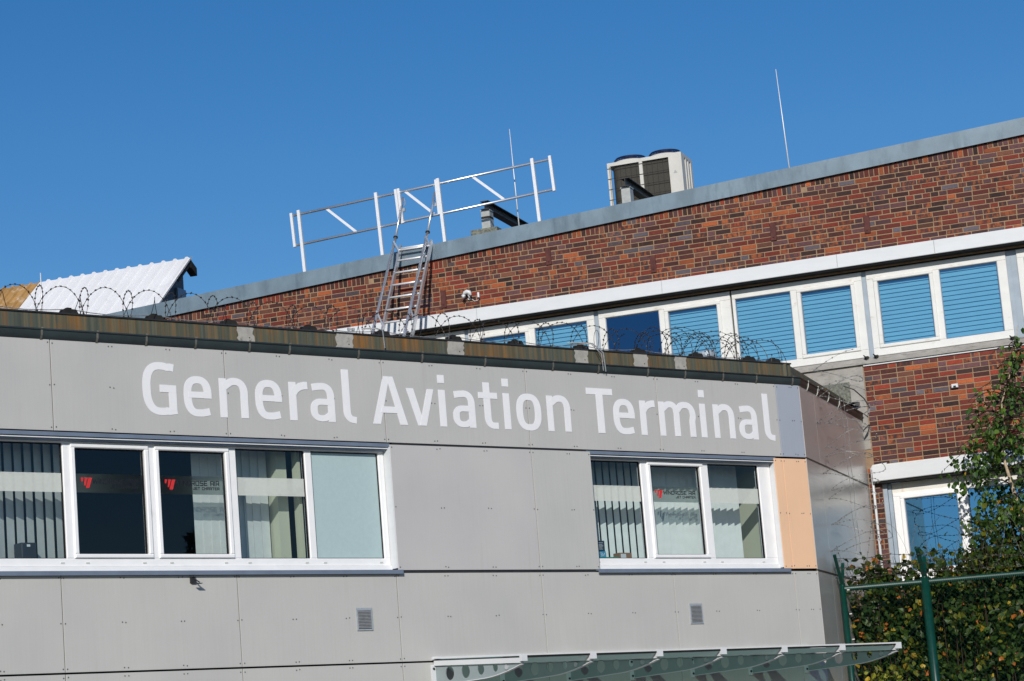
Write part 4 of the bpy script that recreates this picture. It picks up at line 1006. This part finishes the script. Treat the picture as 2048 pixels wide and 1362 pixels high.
m=MB(); p=helix(4.2,8.5,FYF-.05,zf+.45,.36,.62,1,.5,1,.06); m.tube(p,.0026,4); barbs(m,p,.09,.024,.0034)
p=helix(4.9,8.3,FYF-.05,zf+.45,.38,.8,-1,.2,1,.06); m.tube(p,.0024,4)
tag(m.build('razor_wire','wire_grey',None,(5.5,FYF,zf)),'thin razor wire loops standing over green fence in front of lower window','razor wire')
m=MB()
for z in (4.28,3.95,3.6): m.box(fx[0]+.05,fx[0]+.085,FYF-.05,FYF-.035,z,z+.012)
m.build('tie_clip','hook_white',Fn)

# ================================================================== VEGETATION
def leaves(name,pts,size,pal,parent,at,droop=.5,jitter=.35,dirs=None,aspect=.8):
    """one small folded, pointed leaf per point"""
    n=len(pts); pts=np.asarray(pts); ax_=rng.normal(size=(n,3)); ax_[:,2]-=droop*2; ax_/=np.linalg.norm(ax_,axis=1,keepdims=True)
    nr=rng.normal(size=(n,3))+np.array([-.05,-.35,.6]); sd_=np.cross(ax_,nr); sd_/=np.linalg.norm(sd_,axis=1,keepdims=True)+1e-9
    up=np.cross(sd_,ax_); s=(size*rng.uniform(1-jitter,1+jitter,n))[:,None]; w_=s*aspect*.5
    prof=[(0,0,0),(.30,.85,.18),(.55,.8,.16),(1.0,0,-.05),(.55,-.8,.16),(.30,-.85,.18)]
    V=np.stack([pts+ax_*s*a+sd_*w_*b+up*w_*c*1.2 for a,b,c in prof],1)
    V=V-np.asarray(at); me=bpy.data.meshes.new(name)
    F=[]; 
    for i in range(n): b=i*6; F+= [(b,b+1,b+2,b+3),(b,b+3,b+4,b+5)]
    me.from_pydata(V.reshape(-1,3).tolist(),[],F); me.materials.append(MAT['leaf'])
    cols=np.array([lin(*c)[:3] for c,_ in pal]); pr=np.array([p for _,p in pal],float); pr/=pr.sum()
    C=cols[rng.choice(len(pal),n,p=pr)]*rng.uniform(.7,1.3,(n,1)); C=np.concatenate([C,np.ones((n,1))],1)
    ca=me.color_attributes.new('Col','FLOAT_COLOR','CORNER'); ca.data.foreach_set('color',np.repeat(C,8,axis=0).ravel())
    o=bpy.data.objects.new(name,me); COL.objects.link(o)
    if parent: o.parent=parent
    return o
PB=[((66,94,34),.45),((46,74,28),.41),((96,124,44),.13),((190,150,50),.006)]
PH=[((56,80,26),.44),((40,60,22),.34),((104,108,32),.15),((176,148,44),.03),((172,100,36),.022)]
PY=[((110,118,36),.4),((140,140,44),.3),((80,96,34),.25),((180,150,50),.05)]
# birch
bx,by=7.02,36.25
Bt=thing('birch_tree','slender young birch with pale trunk in front of brick wall','tree','W',(bx+.3,by,0))
trunk=[(bx+.42,by,0),(bx+.28,by,3.5),(bx+.02,by,5.5),(bx-.10,by,6.15),(bx-.02,by,6.9),(bx+.22,by-.05,7.5),(bx+.33,by-.05,8.0)]
m=MB(); m.tube(trunk,[.07,.05,.028,.021,.011,.007,.004],10); m.build('trunk','bark',Bt,smooth=True)
tw=MB(); pts=[]
def tp(z):
    for a,b in zip(trunk[:-1],trunk[1:]):
        if a[2]<=z<=b[2]: f=(z-a[2])/(b[2]-a[2]); return Vector(a)+(Vector(b)-Vector(a))*f
    return Vector(trunk[-1])
for k in range(112):
    z=random.uniform(4.3,7.75); base=tp(z); a=random.uniform(0,2*math.pi)
    h=(7.95-z); ln=min(1.3,.26+h*.44)*random.uniform(.55,1.1)
    if math.cos(a)<0 and z<5.7: ln*=.66
    d=Vector((math.cos(a),math.sin(a)*.55,0)); path=[base]
    for q in range(1,7):
        f=q/6; path.append(base+d*ln*f+Vector((0,0,ln*(.55*f-.75*f*f)))+Vector((random.uniform(-.02,.02),random.uniform(-.02,.02),0)))
    tw.tube(path,[.012,.010,.008,.006,.005,.004,.003],5)
    dens=34 if z<6.3 else 19
    for q in range(int(dens*ln/.7)):
        f=random.uniform(.15,1)**.8; i=min(5,int(f*6)); p=path[i]+(path[i+1]-path[i])*(f*6-i)
        hang=random.uniform(0,.30)
        pts.append((p.x+random.gauss(0,.06),p.y+random.gauss(0,.06),p.z-hang+random.gauss(0,.03)))
for q in range(30): z=random.uniform(7.0,8.0); p=tp(z); pts.append((p.x+random.gauss(0,.07),p.y+random.gauss(0,.06),z))
tw.build('branches','twig',Bt)
leaves('crown',pts,.078,PB,Bt,(bx+.3,by,0),droop=.9,aspect=.85)
# conifer across the apron, seen only as a reflection in the terminal window
cw=fpt('F',-9.62,.15,4.9); vd=(cw-Vector((0,0,1.7))).normalized(); nf=Vector((math.sin(AF),-math.cos(AF),0)); rd=vd-nf*2*vd.dot(nf)
cp_=cw+rd*30; ch=cw.z+(cp_-cw).z+ .05
Cn=thing('conifer_tree','dark conifer standing opposite, seen reflected in the second printed window pane','tree','W',(cp_.x,cp_.y,0))
m=MB(); m.tube([(cp_.x,cp_.y,0),(cp_.x,cp_.y,ch)],[.22,.02],8); m.build('trunk','twig',Cn)
pts=[]
for k in range(2600):
    h=random.random()**.7; r=(1-h)*1.7*random.uniform(.3,1)**.5+.05; a=random.uniform(0,2*math.pi); q=math.sin(h*60)*.12
    pts.append((cp_.x+(r+q)*math.cos(a),cp_.y+(r+q)*math.sin(a),1.2+h*(ch-1.2)-r*.25))
leaves('crown',pts,.35,[((30,44,26),.6),((22,34,22),.4)],Cn,(cp_.x,cp_.y,0),droop=.2,aspect=.35)
# hedge shrubs
def shrub(label,cx,cy,h,rx,ry,n,pal,size=.088,zlo=1.2,spray=24):
    t=thing('shrub',label,'shrub','W',(cx,cy,0),group='shrubs behind the green fence'); st=MB(); pts=[]
    cl=[(random.uniform(-1,1),random.uniform(-1,1),random.uniform(0,1)) for _ in range(60)]
    for i in range(60):
        ux,uy,uz=cl[i]; top=Vector((cx+ux*rx*.95,cy+uy*ry,zlo+(h-zlo)*(.10+.86*uz**.8)*(1-.12*abs(ux))))
        b=Vector((cx+ux*rx*.35,cy+uy*ry*.4,0)); mid=(b+top)/2+Vector((random.uniform(-.1,.1),random.uniform(-.1,.1),0))
        st.tube([b,mid,top],[.018,.011,.004],5)
        k=int(n/60)
        for _ in range(k):
            p=top+Vector((random.gauss(0,rx*.15),random.gauss(0,ry*.22),random.gauss(0,.13))); pts.append(tuple(p))
    for _ in range(spray):
        x=cx+random.uniform(-rx,rx); y=cy+random.uniform(-ry,0); z=h*random.uniform(.90,1.0); q=[Vector((x,y,z-.5))]
        d=Vector((random.uniform(-.3,.3),random.uniform(-.2,.1),1))
        for j in range(1,6): q.append(q[0]+d*(j*.16)+Vector((random.gauss(0,.02),0,-.004*j*j)))
        st.tube(q,[.006,.006,.005,.004,.003,.002],4)
        for j in range(15):
            f=random.uniform(.2,4.99); i=int(f); p=q[i]+(q[i+1]-q[i])*(f-i); pts.append((p.x+random.gauss(0,.05),p.y+random.gauss(0,.05),p.z+random.gauss(0,.03)))
    st.build('stems','twig',t); leaves('crown',pts,size,pal,t,(cx,cy,0),droop=.35,aspect=.95)
shrub('dark green shrub with yellowing leaves next to the steel side wall',4.95,35.85,4.62,.48,.42,4600,PH)
shrub('dense shrub with orange autumn leaves behind thick green fence post',5.75,35.75,4.68,.58,.45,5200,PH)
shrub('tall dark shrub below the birch at the right picture edge',6.70,35.75,5.15,.62,.45,5400,PH)
shrub('dark shrub rising over lower window sill between white pipe and birch',6.15,36.45,4.80,.6,.35,2600,PH,.085)
shrub('rightmost dark shrub beyond the birch trunk',7.6,35.9,5.4,.6,.45,2200,PH)
shrub('low bright yellow green shrub under the canopy tip',4.75,35.42,3.22,.42,.22,1500,PY,.085,.8,4)

for o in bpy.data.objects:
    if '_at' in o: del o['_at']
